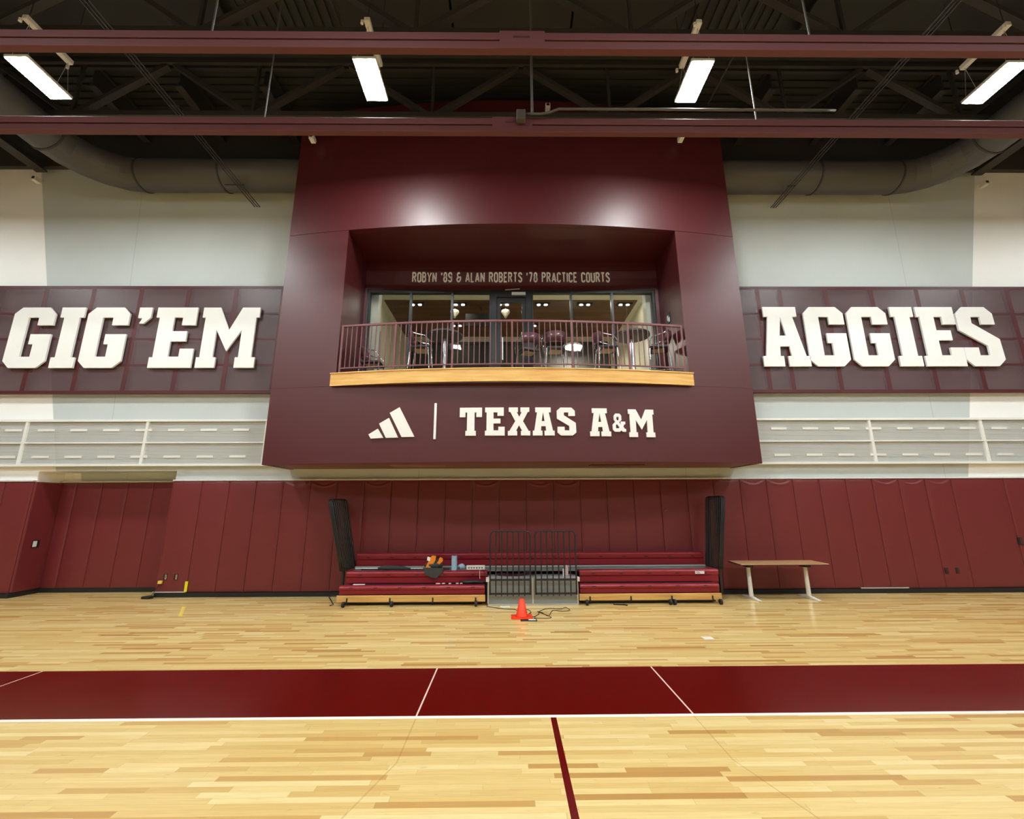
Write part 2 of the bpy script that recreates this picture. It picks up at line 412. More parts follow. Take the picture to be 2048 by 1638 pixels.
# lining of the opening
b = MB()
def lining(b, x0, x1, zz0, zz1, n=16):
    xs = arcxs(x0, x1, n); k = len(b.v)
    for x in xs: b.v += [(x, faceY(x)+.12, zz0), (x, WY-.005, zz0), (x, WY-.005, zz1), (x, faceY(x)+.12, zz1)]
    for i in range(n):
        for j in range(4): b.f.append((k+4*i+j, k+4*i+(j+1) % 4, k+4*i+4+(j+1) % 4, k+4*i+4+j))
lining(b, OX0, OX1, ZO, ZO+.06)
b.build('balcony_ceiling', M_boxin, en)
MB().box(OX0-.06, OX0, faceY(OX0)+.12, WY-.005, ZF, ZO).build('reveal', M_boxin, en)
MB().box(OX1, OX1+.06, faceY(OX1)+.12, WY-.005, ZF, ZO).build('reveal', M_boxin, en)
MB().box(OX0, OX1, WY-.03, WY-.004, GZ1+.0, ZO).box(OX0, GX0, WY-.03, WY-.004, ZF, GZ1).box(GX1, OX1, WY-.03, WY-.004, ZF, GZ1).build('back_panel', M_boxin, en)
# balcony floor slab + maple fascia
def arc_slab(b, x0, x1, z0, z1, f0, f1, n=40):
    xs = arcxs(x0, x1, n); k = len(b.v)
    for x in xs: b.v += [(x, f0(x), z0), (x, f0(x), z1), (x, f1(x), z1), (x, f1(x), z0)]
    for i in range(n):
        for j in range(4): b.f.append((k+4*i+j, k+4*i+(j+1) % 4, k+4*i+4+(j+1) % 4, k+4*i+4+j))
    b.f.append((k, k+1, k+2, k+3)); e = k+4*n; b.f.append((e+3, e+2, e+1, e))
b = MB(); arc_slab(b, OX0, OX1, ZF-.26, ZF-.002, lambda x: fasY(x)+.03, lambda x: WY-.035, 30); b.build('balcony_floor', M_greypaint_in, en)
b = MB(); arc_slab(b, -3.58, 3.78, 4.19, 4.44, fasY, lambda x: min(fasY(x)+.028, faceY(x)+.005)); fas = b.build('fascia_board', M_fascia, en); fas['label'] = 'maple fascia board'
b = MB(); arc_slab(b, -3.59, 3.79, 4.441, 4.462, lambda x: fasY(x)-.015, lambda x: min(fasY(x)+.06, faceY(x)+.006)); b.build('fascia_cap', M_fascia, en)

# railing
rl = thing('balcony_railing', 'maroon metal picket railing along the curved balcony edge', 'railing', (XC, 8.2, ZF))
def rY(x): return 8.17+.0225*(x-XC)**2
RXS = arcxs(-3.45, 3.66, 36)
def sweep(b, z0, z1, w):
    k = len(b.v)
    for x in RXS: b.v += [(x, rY(x)-w/2, z0), (x, rY(x)-w/2, z1), (x, rY(x)+w/2, z1), (x, rY(x)+w/2, z0)]
    for i in range(len(RXS)-1):
        for j in range(4): b.f.append((k+4*i+j, k+4*i+(j+1) % 4, k+4*i+4+(j+1) % 4, k+4*i+4+j))
    b.f.append((k, k+1, k+2, k+3)); e = len(b.v)-4; b.f.append((e+3, e+2, e+1, e))
b = MB(); sweep(b, 5.475, 5.515, .045); b.build('top_rail', M_rail2, rl)
b = MB(); sweep(b, 4.565, 4.59, .03); b.build('bottom_rail', M_rail2, rl)
PX = [-3.43, -2.29, -1.11, .09, 1.3, 2.47, 3.64]
for i, x in enumerate(PX):
    MB().box(x-.019, x+.019, rY(x)-.019, rY(x)+.019, ZF, 5.475).build('post', M_rail2, rl)
    if i < 6:
        for k in range(1, 11):
            xx = x+(PX[i+1]-x)*k/11
            MB().box(xx-.0085, xx+.0085, rY(xx)-.0085, rY(xx)+.0085, 4.59, 5.475).build('baluster', M_rail2, rl)

# storefront
def pane_frame(name, xs, z0, z1, label):
    w = MB()
    w.box(xs[0]-.03, xs[-1]+.03, WY-.02, WY+.1, z1-.07, z1).box(xs[0]-.03, xs[-1]+.03, WY-.02, WY+.1, z0, z0+.06)
    for i, x in enumerate(xs):
        w.box(x-.025, x+.025, WY-.02, WY+.1, z0+.06, z1-.07)
    o = struct(w.build(name, M_bronze), label)
    for i in range(len(xs)-1):
        MB().box(xs[i]+.025, xs[i+1]-.025, WY+.04, WY+.05, z0+.06, z1-.07).build('pane', M_glass, o)
    return o
pane_frame('window_1', [GX0+.04, -2.37, -1.36, -.42], GZ0, GZ1, 'dark framed glazing left of the balcony door')
pane_frame('window_2', [.60, 1.56, 2.57, GX1-.04], GZ0, GZ1, 'dark framed glazing right of the balcony door')
d = struct(MB().box(-.39, -.27, WY-.03, WY+.1, GZ0, GZ1).box(.45, .57, WY-.03, WY+.1, GZ0, GZ1).box(-.27, .45, WY-.03, WY+.1, 6.83, GZ1)
           .box(-.27, -.17, WY, WY+.06, GZ0, 6.83).box(.35, .45, WY, WY+.06, GZ0, 6.83).box(-.17, .35, WY, WY+.06, 6.7, 6.83).box(-.17, .35, WY, WY+.06, GZ0, GZ0+.2).build('door_1', M_bronze), 'dark framed glass balcony door')
MB().box(-.17, .35, WY+.02, WY+.03, GZ0+.2, 6.7).build('pane', M_glass, d)
MB().box(.1, .44, WY-.09, WY, 6.86, 6.94).build('door_closer', M_alu, d, bevel=.01)
MB().bar((-.06, WY-.1, 6.98), (.3, WY-.12, 7.0), .03, .02).build('closer_arm', M_alu, d)
MB().cyl((-.12, WY-.06, 5.2), (-.12, WY-.06, 5.75), .015, 10).cyl((-.12, WY-.06, 5.25), (-.12, WY, 5.25), .01).cyl((-.12, WY-.06, 5.7), (-.12, WY, 5.7), .01).build('door_handle', M_alu, d)

# lounge behind the glass
struct(MB().box(-3.7, 3.9, WY+.2, 13.7, GZ0-.2, GZ0).build('floor_lounge', M_cream, loc=(0, 0, 0)), 'lounge floor behind the balcony glazing')
ZC = 7.42
struct(MB().box(-3.8, 4.0, WY+.2, 13.8, ZC, ZC+.1).build('ceiling_lounge', M_cream, loc=(0, 0, 0)), 'cream border ceiling in the lounge')
struct(MB().box(-3.42, 3.62, 11.05, 13.66, ZC-.02, ZC-.001).build('trim_2', M_slats, loc=(0, 0, 0)), 'dark timber plank ceiling panel in the lounge')
struct(MB().box(-3.8, -3.6, WY+.2, 13.8, GZ0, ZC).build('wall_lounge_left', M_cream, loc=(0, 0, 0)))
struct(MB().box(3.8, 4.0, WY+.2, 13.8, GZ0, ZC).build('wall_lounge_right', M_cream, loc=(0, 0, 0)))
struct(MB().box(-3.6, 3.8, 13.66, 13.8, GZ0, ZC).build('wall_lounge_back', M_cream, loc=(0, 0, 0)))
struct(MB().box(-3.6, -3.22, WY+.21, WY+.45, GZ0, ZC).build('trim_3', M_trimw, loc=(0, 0, 0)), 'white pier at the left end of the lounge')
struct(MB().box(3.47, 3.8, WY+.21, WY+.45, GZ0, ZC).build('trim_4', M_trimw, loc=(0, 0, 0)), 'white pier at the right end of the lounge')
w = MB(); w.box(-3.2, 3.4, 13.6, 13.659, 7.1, 7.2)
for x in (-3.2, -2.0, -.9, .2, 1.3, 2.3, 3.35): w.box(x, x+.07, 13.6, 13.659, GZ0, 7.1)
o = struct(w.build('window_3', M_black), 'black framed dark glazing across the lounge back wall')
MB().box(-3.13, 3.35, 13.63, 13.65, GZ0, 7.1).build('pane', M_darkglass, o)
struct(MB().box(-3.6, -3.55, 10.5, 11.4, GZ0, 6.6).build('door_2', M_greypaint_in), 'grey door in the lounge side wall')
for i, x in enumerate((-2.57, -1.36, -.12, .98, 2.18, 3.3)):
    f = thing('twin_downlight', f'twin square downlight in the timber lounge ceiling, {ORD[i]} from the left in the front row', 'downlight', (x, 11.25, ZC-.05), 'twin downlights in the lounge ceiling')
    MB().box(x-.22, x+.22, 11.17, 11.33, ZC-.045, ZC-.02).build('trim_plate', M_black, f)
    for s in (-.1, .1): MB().cyl((x+s, 11.25, ZC-.049), (x+s, 11.25, ZC-.0455), .045, 14).build('lens', M_dl, f)
for i, x in enumerate((-1.6, .75)):
    f = thing('twin_downlight', f'twin downlight farther back in the lounge ceiling, {["left", "right"][i]} one', 'downlight', (x, 12.7, ZC-.05), 'rear downlights in the lounge ceiling')
    MB().box(x-.22, x+.22, 12.62, 12.78, ZC-.045, ZC-.02).build('trim_plate', M_black, f)
    for s in (-.1, .1): MB().cyl((x+s, 12.7, ZC-.049), (x+s, 12.7, ZC-.0455), .045, 14).build('lens', M_dl, f)
for i, x in enumerate((-1.52, -.06, .52)):
    o = MB().lathe((x, 11.5, ZC-.33), [(.03, 0), (.05, .06), (.1, .13), (.13, .18), (.12, .22), (.03, .24), (.015, .31)], 18).build('ceiling_speaker', M_cream, smooth=True)
    tag(o, f'white bell-shaped fitting hanging in the lounge, {ORD[i]} from the left', 'ceiling fitting', 'bell-shaped fittings in the lounge')
f = thing('television', 'black television hanging below the lounge ceiling left of the door', 'television', (-.75, 11.5, 6.85))
MB().box(-1.2, -.35, 11.45, 11.5, 6.82, 7.2).build('screen', M_rub, f); MB().cyl((-.77, 11.48, 7.2), (-.77, 11.48, ZC-.021), .02).build('mount', M_blackmetal, f)
# lounge pendant seen through the right-hand glazing
f = thing('pendant_light', 'bright oval pendant light in the lounge, right of the door', 'pendant light', (2.05, 12.9, 6.72))
MB().lathe((2.05, 12.9, 6.74), [(.27, 0), (.3, .03), (.27, .07), (.02, .09)], 24).build('shade', M_white, f, smooth=True)
MB().lathe((2.05, 12.9, 6.725), [(.25, 0), (.25, .012)], 24).build('lens', M_dl, f)
MB().cyl((2.05, 12.9, 6.83), (2.05, 12.9, ZC-.021), .008, 6).build('stem', M_blackmetal, f)
# plaque on the right reveal
f = thing('wall_plaque', 'small black and white plaque on the right side wall of the balcony', 'sign', (OX1-.01, 9.2, 5.9))
MB().box(OX1-.012, OX1-.001, 9.1, 9.32, 5.9, 6.15).build('plate', M_black, f)
MB().box(OX1-.016, OX1-.012, 9.13, 9.2, 5.93, 6.03).box(OX1-.016, OX1-.012, 9.2, 9.27, 5.98, 6.1).build('symbol', M_white, f)

# stools
def make_stool(h, label, loc, rz):
    """arm chair on four splayed legs, local +y is its front"""
    t = thing('bar_stool', label, 'bar stool', (0, 0, 0), 'bar stools on the balcony')
    MB().prism([(-.2, -.2), (.2, -.2), (.23, 0), (.21, .22), (-.21, .22), (-.23, 0)], [], lambda u, v, d: (u, v, d), h-.02, h+.035).build('seat', M_chairdark, t, bevel=.012)
    MB().box(-.13, .13, -.12, .15, h-.035, h-.021).build('seat_plate', M_tan, t)
    b = MB(); n = 10; k = 0
    for i in range(n+1):
        a = -1.1+2.2*i/n; x = .25*math.sin(a); y = -.02-.25*math.cos(a)+.02
        for z, q in ((h+.14, 0), (h+.36, -.06)):
            b.v += [(x, y+q, z), (x*.94, y+q+.015, z)]
    for i in range(n):
        k = 4*i; 
        for (p, q) in ((0, 2), (2, 3), (3, 1), (1, 0)): b.f.append((k+p, k+q, k+4+q, k+4+p))
    b.f.append((0, 1, 3, 2)); b.f.append((4*n+2, 4*n+3, 4*n+1, 4*n))
    b.build('backrest', M_chair, t, smooth=True)
    for s in (-1, 1):
        MB().tube([(s*.23, -.2, h+.1), (s*.25, -.22, h+.36), (s*.255, -.12, h+.3), (s*.26, 0, h+.26), (s*.26, .12, h+.24), (s*.25, .19, h+.14), (s*.23, .2, h)], .011, 6).build('armrest', M_steel, t, smooth=True)
        for q in (-1, 1):
            MB().cyl((s*.2, q*.19, h-.01), (s*.25, q*.25, 0), .012, 8).build('leg', M_steel, t)
    MB().tube([(-.235, -.235, .22), (.235, -.235, .22), (.235, .235, .22), (-.235, .235, .22)], .009, 6, closed=True).build('footrest', M_steel, t)
    t.location = loc; t.rotation_euler[2] = rz
    return t
s0 = make_stool(.76, 'tall maroon stool on the balcony left of the left high table', (-1.92, 9.1, ZF), -PI/2)
make_stool(.45, 'low dark armchair at the far left end of the balcony', (-3.02, 9.2, ZF), -PI/2)['group'] = 'chairs on the balcony'
copy_thing(s0, (.47, 9.25, ZF), .35, 'stool with its back turned, nearest right of the balcony door')
copy_thing(s0, (1.06, 9.15, ZF), 0, 'stool with its back turned, second right of the balcony door')
copy_thing(s0, (2.2, 9.1, ZF), -PI/2, 'tall stool on the balcony left of the right high table')
copy_thing(s0, (3.38, 9.1, ZF), PI/2-.3, 'tall stool at the far right end of the balcony')
def high_table(x, lab):
    t = thing('high_table', lab, 'table', (x, 9.2, ZF), 'high tables on the balcony')
    MB().cyl((x, 9.2, 5.57), (x, 9.2, 5.61), .4, 32).build('tabletop', M_chairdark, t)
    MB().cyl((x, 9.2, ZF+.02), (x, 9.2, 5.57), .045, 18).build('column', M_steel, t, smooth=False)
    MB().cyl((x, 9.2, ZF), (x, 9.2, ZF+.02), .26, 28).build('base', M_steel, t)
high_table(-1.42, 'round dark high table on a steel column, left side of the balcony')
high_table(2.82, 'round dark high table on a steel column, right side of the balcony')

# ================================================================== LETTERING
GL = {
'G': (.65, [(.11,0),(.53,0),(.65,.11),(.65,.55),(.33,.55),(.33,.385),(.40,.385),(.40,.18),(.24,.18),(.24,.83),(.40,.83),(.40,.70),(.65,.70),(.65,.89),(.54,1),(.11,1),(0,.89),(0,.11)], []),
'I': (.35, [(0,0),(.35,0),(.35,.17),(.29,.17),(.29,.83),(.35,.83),(.35,1),(0,1),(0,.83),(.06,.83),(.06,.17),(0,.17)], []),
"'": (.2, [(0,1),(.2,1),(.2,.83),(.1,.73),(.03,.73),(.07,.82),(0,.82)], []),
'E': (.65, [(0,0),(.65,0),(.65,.31),(.44,.31),(.44,.18),(.28,.18),(.28,.43),(.51,.43),(.51,.60),(.28,.60),(.28,.83),(.41,.83),(.41,.70),(.62,.70),(.62,1),(0,1),(0,.83),(.05,.83),(.05,.17),(0,.17)], []),
'M': (.94, [(0,0),(.31,0),(.31,.17),(.26,.17),(.26,.62),(.465,.27),(.67,.62),(.67,.17),(.62,.17),(.62,0),(.94,0),(.94,.17),(.88,.17),(.88,.83),(.93,.83),(.93,1),(.64,1),(.465,.62),(.28,1),(0,1),(0,.83),(.05,.83),(.05,.17),(0,.17)], []),
'A': (.725, [(0,0),(.32,0),(.32,.17),(.27,.17),(.285,.33),(.43,.33),(.445,.17),(.39,.17),(.39,0),(.725,0),(.725,.17),(.67,.17),(.54,.83),(.61,.83),(.61,1),(.09,1),(.09,.83),(.15,.83),(.05,.17),(0,.17)], [[(.30,.51),(.40,.51),(.35,.83)]]),
'S': (.64, [(.12,0),(.515,0),(.64,.11),(.63,.45),(.235,.72),(.24,.83),(.39,.83),(.39,.70),(.615,.70),(.61,.885),(.5,1),(.125,1),(0,.885),(0,.60),(.41,.34),(.41,.18),(.25,.18),(.25,.31),(.015,.31),(.01,.11)], []),
'T': (.75, [(.2,0),(.55,0),(.55,.17),(.5,.17),(.5,.83),(.56,.83),(.56,.66),(.75,.66),(.75,1),(0,1),(0,.66),(.19,.66),(.19,.83),(.25,.83),(.25,.17),(.2,.17)], []),
'X': (.72, [(0,0),(.3,0),(.3,.16),(.26,.16),(.36,.36),(.46,.16),(.42,.16),(.42,0),(.72,0),(.72,.16),(.67,.16),(.49,.51),(.65,.84),(.7,.84),(.7,1),(.41,1),(.41,.84),(.45,.84),(.37,.66),(.29,.84),(.33,.84),(.33,1),(.03,1),(.03,.84),(.08,.84),(.24,.51),(.05,.16),(0,.16)], []),
'&': (.85, [(.12,0),(.46,0),(.54,.08),(.62,0),(.85,0),(.85,.16),(.78,.16),(.68,.27),(.75,.42),(.82,.42),(.82,.56),(.52,.56),(.52,.42),(.56,.42),(.54,.38),(.42,.52),(.58,.64),(.58,.88),(.47,1),(.2,1),(.09,.88),(.09,.66),(.17,.54),(0,.4),(0,.12)], [[(.26,.67),(.34,.6),(.41,.68),(.41,.82),(.26,.82)], [(.2,.19),(.38,.19),(.43,.24),(.27,.42),(.2,.36)]]),
}
def word(name, label, items, z0, H, fn, d0, d1, m, loc):
    t = thing(name, label, 'lettering', loc)
    for ch, x0, x1, zz, hh in items:
        w, out, holes = GL[ch]; sx = (x1-x0)/w
        f = lambda u, v, d: fn(x0+u*sx, zz+v*hh, d)
        MB().prism(out, holes, f, d0, d1).build('letter', m, t)
    return t
flat = lambda u, v, d: (u, d, v)
word('wall_lettering', "big white block capitals GIG 'EM on the left maroon screen", [('G', -11.62, -10.66, 4.96, 1.5), ('I', -10.54, -9.99, 4.96, 1.5), ('G', -9.9, -8.92, 4.96, 1.5), ("'", -8.72, -8.42, 4.96, 1.5), ('E', -8.29, -7.3, 4.96, 1.5), ('M', -7.21, -5.86, 4.96, 1.5)], 0, 0, flat, 9.55, 9.59, M_letter, (-8.7, 9.55, 4.96))
word('wall_lettering', 'big white block capitals AGGIES on the right maroon screen', [('A', 5.99, 7.1, 4.98, 1.5), ('G', 7.09, 8.05, 4.98, 1.5), ('G', 8.13, 9.09, 4.98, 1.5), ('I', 9.2, 9.75, 4.98, 1.5), ('E', 9.82, 10.78, 4.98, 1.5), ('S', 10.78, 11.72, 4.98, 1.5)], 0, 0, flat, 9.55, 9.59, M_letter, (8.9, 9.55, 4.98))
curved = lambda u, v, d: (u, faceY(u)+d, v)
word('wall_lettering', 'white capitals TEXAS A&M on the lower front of the maroon box', [('T', -.93, -.5, 3.14, .55), ('E', -.44, -.06, 3.14, .55), ('X', -.0, .43, 3.14, .55), ('A', .48, .9, 3.14, .55), ('S', .95, 1.32, 3.14, .55), ('A', 1.59, 2.0, 3.13, .55), ('&', 2.04, 2.3, 3.22, .36), ('M', 2.36, 2.88, 3.12, .55)], 0, 0, curved, -.03, .006, M_letter, (1, 8.2, 3.12))
t = thing('logo_sign', 'white three-bar logo on the lower front of the maroon box', 'logo', (-2.2, 8.2, 3.1))
for q in ([(-2.71, 3.19), (-2.53, 3.3), (-2.41, 3.12), (-2.66, 3.11)], [(-2.51, 3.4), (-2.32, 3.51), (-2.12, 3.12), (-2.36, 3.12)], [(-2.31, 3.61), (-2.12, 3.72), (-1.8, 3.13), (-2.05, 3.13)]):
    MB().prism(q[::-1], [], curved, -.025, .006).build('bar', M_letter, t)
o = MB().prism([(-1.43, 3.08), (-1.385, 3.08), (-1.385, 3.79), (-1.43, 3.79)], [], curved, -.025, .006).build('divider_bar', M_letter)
tag(o, 'thin upright white bar between the logo and TEXAS A&M', 'lettering')

# condensed stroke capitals over the storefront
def arc(cx, cy, rx, ry, a0, a1, n=6): return [(cx+rx*math.cos(math.radians(a0+(a1-a0)*i/n)), cy+ry*math.sin(math.radians(a0+(a1-a0)*i/n))) for i in range(n+1)]
wv = .36
def O_(x0=0): return [arc(wv/2, .82, wv/2, .18, 0, 180)+arc(wv/2, .18, wv/2, .18, 180, 360)+[(wv, .82)]]
P_ = [[(0, 0), (0, 1), (.18, 1)]+arc(.2, .77, .16, .23, 90, -90)+[(0, .54)]]
SG = {
'R': (.38, P_+[[(.18, .54), (.37, 0)]]), 'O': (wv, O_()), 'B': (.36, [[(0, 0), (0, 1), (.18, 1)]+arc(.18, .77, .16, .23, 90, -90)+[(0, .54)], [(.18, .54)]+arc(.19, .27, .17, .27, 90, -90)+[(0, 0)]]),
'Y': (.42, [[(0, 1), (.21, .45), (.42, 1)], [(.21, .45), (.21, 0)]]), 'N': (.38, [[(0, 0), (0, 1)], [(.02, .95), (.36, .05)], [(.38, 0), (.38, 1)]]),
"'": (.06, [[(.04, 1), (.0, .75)]]), '8': (.36, [arc(.18, .76, .155, .24, -90, 270, 12), arc(.18, .27, .18, .27, 90, 450, 12)]),
'9': (.36, [arc(.18, .74, .18, .26, 0, -360, 12), [(.36, .74), (.36, .2)]+arc(.18, .2, .18, .2, 0, -170, 6)]),
'&': (.44, [[(.44, .5), (.44, .3)]+arc(.2, .24, .2, .24, -10, -270, 8)[1:]+arc(.2, .76, .15, .24, 270, 40, 8), [(.25, .5), (.5, .5)]]),
'A': (.42, [[(0, 0), (.2, 1)], [(.22, 1), (.42, 0)], [(.08, .27), (.34, .27)]]), 'L': (.3, [[(0, 1), (0, 0), (.3, 0)]]),
'E': (.31, [[(.31, 1), (0, 1), (0, 0), (.31, 0)], [(0, .52), (.26, .52)]]), 'T': (.38, [[(0, 1), (.38, 1)], [(.19, 1), (.19, 0)]]),
'S': (.35, [arc(.175, .77, .175, .23, 10, 180, 6)+[(.0, .7), (.35, .34)]+arc(.175, .22, .175, .22, 0, -170, 6)]),
'7': (.34, [[(0, 1), (.34, 1)], [(.33, .95), (.1, 0)]]), 'P': (.36, P_), 'C': (.35, [arc(.175, .81, .175, .19, 0, 180)+arc(.175, .19, .175, .19, 180, 360)]),
'I': (.0, [[(0, 0), (0, 1)]]), 'U': (.36, [[(0, 1), (0, .2)]+arc(.18, .19, .18, .19, 180, 360)+[(.36, 1)]]),
}
def stroke(b, pts, t, fn, d0, d1, H):
    L_, R_ = [], []; n = len(pts); P = [Vector((p[0], p[1])) for p in pts]
    for i in range(n):
        d1_ = (P[i]-P[i-1]).normalized() if i else (P[1]-P[0]).normalized()
        d2_ = (P[i+1]-P[i]).normalized() if i < n-1 else d1_
        if d1_.length == 0: d1_ = d2_
        if d2_.length == 0: d2_ = d1_
        m_ = (d1_+d2_); m_ = m_.normalized() if m_.length > 1e-4 else d1_
        nn = Vector((-m_.y, m_.x)); k = 1/max(.8, nn.dot(Vector((-d1_.y, d1_.x))))
        L_.append(P[i]+nn*k*t/2); R_.append(P[i]-nn*k*t/2)
    k = len(b.v)
    for i in range(n):
        for q in (L_[i], R_[i]):
            for d in (d0, d1): b.v.append(tuple(fn(q.x, q.y, d)))
    for i in range(n-1):
        a = k+4*i; c = a+4
        b.f += [(a, a+2, c+2, c), (a+1, c+1, c+3, a+3), (a, c, c+1, a+1), (a+2, a+3, c+3, c+2)]
    b.f += [(k, k+1, k+3, k+2), (k+4*n-4, k+4*n-2, k+4*n-1, k+4*n-3)]
TXT = "ROBYN '89 & ALAN ROBERTS '78 PRACTICE COURTS"
H = .238; gap = .24; tot = 0
for ch in TXT: tot += (.42 if ch == ' ' else SG[ch][0]+gap)
sxx = (2.5+2.36+gap*.2)/(tot)
t = thing('wall_lettering', "small white capitals ROBYN '89 & ALAN ROBERTS '78 PRACTICE COURTS above the balcony door", 'lettering', (.07, WY-.05, 7.24))
x = -2.36+.02
for ch in TXT:
    if ch == ' ': x += .42*sxx; continue
    w_, sts = SG[ch]; b = MB()
    for st_ in sts: stroke(b, st_, .15, lambda u, v, d: (x+u*sxx, d, 7.215+.019+v*(H)), WY-.055, WY-.031, H)
    b.build('letter', M_letter2, t)
    x += (w_+gap)*sxx

# ================================================================== SCREENS BEHIND THE BIG LETTERS
def screen(x0, x1, verts, lab):
    t = thing('sign_screen', lab, 'screen', ((x0+x1)/2, 9.62, 4.4))
    z0, z1 = 4.4, 7.02; hz = [z0, 5.05, 5.695, 6.34, z1]
    b = MB()
    for z in hz: b.box(x0, x1, 9.618, 9.70, z-(.035 if z in (z0, z1) else .022), z+(.035 if z in (z0, z1) else .022))
    for v in verts: b.box(v-.05, v+.05, 9.62, 9.70, z0, z1)
    b.build('frame', M_frame_m, t)
    vs = sorted([x0]+verts+[x1])
    for i in range(len(vs)-1):
        for j in range(4):
            MB().box(vs[i]+(.052 if i else 0), vs[i+1]-(.052 if i < len(vs)-2 else 0), 9.622, 9.626, hz[j]+.024, hz[j+1]-.024).build('perforated_panel', M_perf, t)
    return t
screen(-15.6, -4.93, [-15.63+1.135*k for k in range(1, 9)]+[-5.42], "maroon perforated metal screen behind GIG 'EM")
screen(5.13, 16, [6.1]+[6.65+1.126*k for k in range(0, 9)], 'maroon perforated metal screen behind AGGIES')
def grille(x0, x1, joints, d0, sgn, lab):
    t = thing('slatted_panel', lab, 'wall panel', ((x0+x1)/2, 9.7, 2.74))
    b = MB()
    for z in (2.745, 3.745): b.box(x0, x1, 9.64, 9.74, z-.025, z+.025)
    b.box(x0, x1, 9.65, 9.74, 3.225, 3.255)
    for j in joints: b.box(j-.03, j+.03, 9.655, 9.74, 2.77, 3.72)
    b.build('frame', M_grille_tab, t)
    b = MB(); z = 2.78
    while z < 3.71: b.box(x0, x1, 9.69, 9.71, z, z+.018); z += .026
    b.build('slats', M_grille, t)
    x = d0; i = 0
    while x0+.1 < x < x1-.1 and i < 14:
        for zz in (3.53, 2.93): MB().box(min(x, x+sgn*.36), max(x, x+sgn*.36), 9.67, 9.69, zz-.025, zz+.025).build('tab', M_grille_tab, t)
        x += sgn*.727; i += 1
    return t
grille(-15.6, -4.93, [-13.5, -10.82, -8.13, -5.45], -5.84, -1, 'pale grey slatted metal panel low on the wall left of the maroon box')
grille(5.13, 16, [5.62, 8.29, 10.87, 13.5], 6.01, 1, 'pale grey slatted metal panel low on the wall right of the maroon box')

# ================================================================== WALL PADS
def pad(x0, x1, y, name, lab, grp, z0=.095, z1=2.39, th=.055, cut=(), wr=False):
    b = MB(); n = 14; g = .004; rows = 20
    def bulge(u, v):
        e = min(u, 1-u)*8; e2 = min(v, 1-v)*30
        q = min(1, e)**.5*min(1, e2)**.5 if min(e, e2) > 0 else 0
        w = 0
        if wr:
            c = (v-.985+.12*(1-(2*u-1)**2)*(-1)+.0)
            vv = v-(1-.055*(1-(2*u-1)**2)); w = .010*math.exp(-(vv/.008)**2)-.008*math.exp(-((vv-.018)/.01)**2)
        return th*(.72+.28*q)+w
    zs = [i/rows*.93 for i in range(rows+1)]+[.93+.07*i/16 for i in range(1, 17)] if wr else [0, .008, .03]+[i/10 for i in range(1, 10)]+[.97, .992, 1]
    us = [i/n for i in range(n+1)] if wr else [0, .03, .07, .13, .5, .87, .93, .97, 1]
    for v in zs:
        for u in us: b.v.append((x0+g+(x1-x0-2*g)*u, y+.055-bulge(u, v), z0+(z1-z0)*v))
    m = len(us)
    for j in range(len(zs)-1):
        for i in range(m-1): b.f.append((j*m+i, j*m+i+1, (j+1)*m+i+1, (j+1)*m+i))
    k = len(b.v)
    for j in (0, len(zs)-1):
        pass
    b.v += [(x0+g, y+.055, z0), (x1-g, y+.055, z0), (x1-g, y+.055, z1), (x0+g, y+.055, z1)]
    b.f.append((k, k+3, k+2, k+1))
    b.f.append(tuple([k, k+1]+[i for i in range(m-1, -1, -1)]))
    top = (len(zs)-1)*m
    b.f.append(tuple([k+2, k+3]+[top+i for i in range(m)]))
    b.f.append(tuple([k+3, k]+[j*m for j in range(len(zs))]))
    b.f.append(tuple([k+1, k+2]+[j*m+m-1 for j in range(len(zs)-1, -1, -1)]))
    o = b.build(name, M_pad, smooth=True)
    md = o.modifiers.new('es', 'EDGE_SPLIT'); md.split_angle = .9
    return tag(o, lab, 'wall pad', grp)
k0 = -12; X = lambda k: -.19+.595*k
kk = []
k = k0
while X(k) < 16.5: kk.append(k); k += 1
nL = 0; nR = 0; nB = 0
wrk = {-8, -7, -5, -1, 1, 9, 10, 14, 15, 16, 18, 2}
k = k0
while X(k) < 16.4:
    k2 = k+1
    if k == 17: k2 = 19
    x0 = X(k) if k > k0 else RX1; x1 = X(k2)
    cx = (x0+x1)/2
    if cx < -3.3: lab = f'tall maroon wall pad left of the bleachers, {ORD[nL]} from the recess corner'; nL += 1; gp = 'wall pads left of the bleachers'
    elif cx < 4.3: lab = f'tall maroon wall pad behind the bleachers, {ORD[nB]} from the left end'; nB += 1; gp = 'wall pads behind the bleachers'
    else: lab = f'tall maroon wall pad right of the bleachers, {ORD[nR]} from the bleacher end'; nR += 1; gp = 'wall pads right of the bleachers'
    pad(x0, x1, PY, 'wall_pad', lab, gp, wr=(k in wrk)); k = k2
for i in range(6):
    pad(RX0-.62*(i+1)+.0, RX0-.62*i, PY, 'wall_pad', f'maroon wall pad left of the recess, {ORD[i]} from its corner', 'wall pads left of the recess')
e = [RX0+.05, -10.03, -9.43, -8.84, -8.25, -7.66, RX1-.056]
for i in range(6):
    pad(e[i], e[i+1], RY-.06, 'wall_pad', f'maroon wall pad on the back of the recess, {ORD[i]} from the left', 'wall pads in the recess')
o = MB().box(RX0-.0, RX0+.055, PY+.01, RY-.004, .1, 2.39).build('wall_pad', M_pad, bevel=.02); tag(o, 'maroon pad on the left side wall of the recess, holding the light switch', 'wall pad')
o = MB().box(RX1-.055, RX1, PY+.06, RY-.004, .1, 2.39).build('wall_pad', M_pad, bevel=.02); tag(o, 'maroon pad on the right side wall of the recess', 'wall pad')

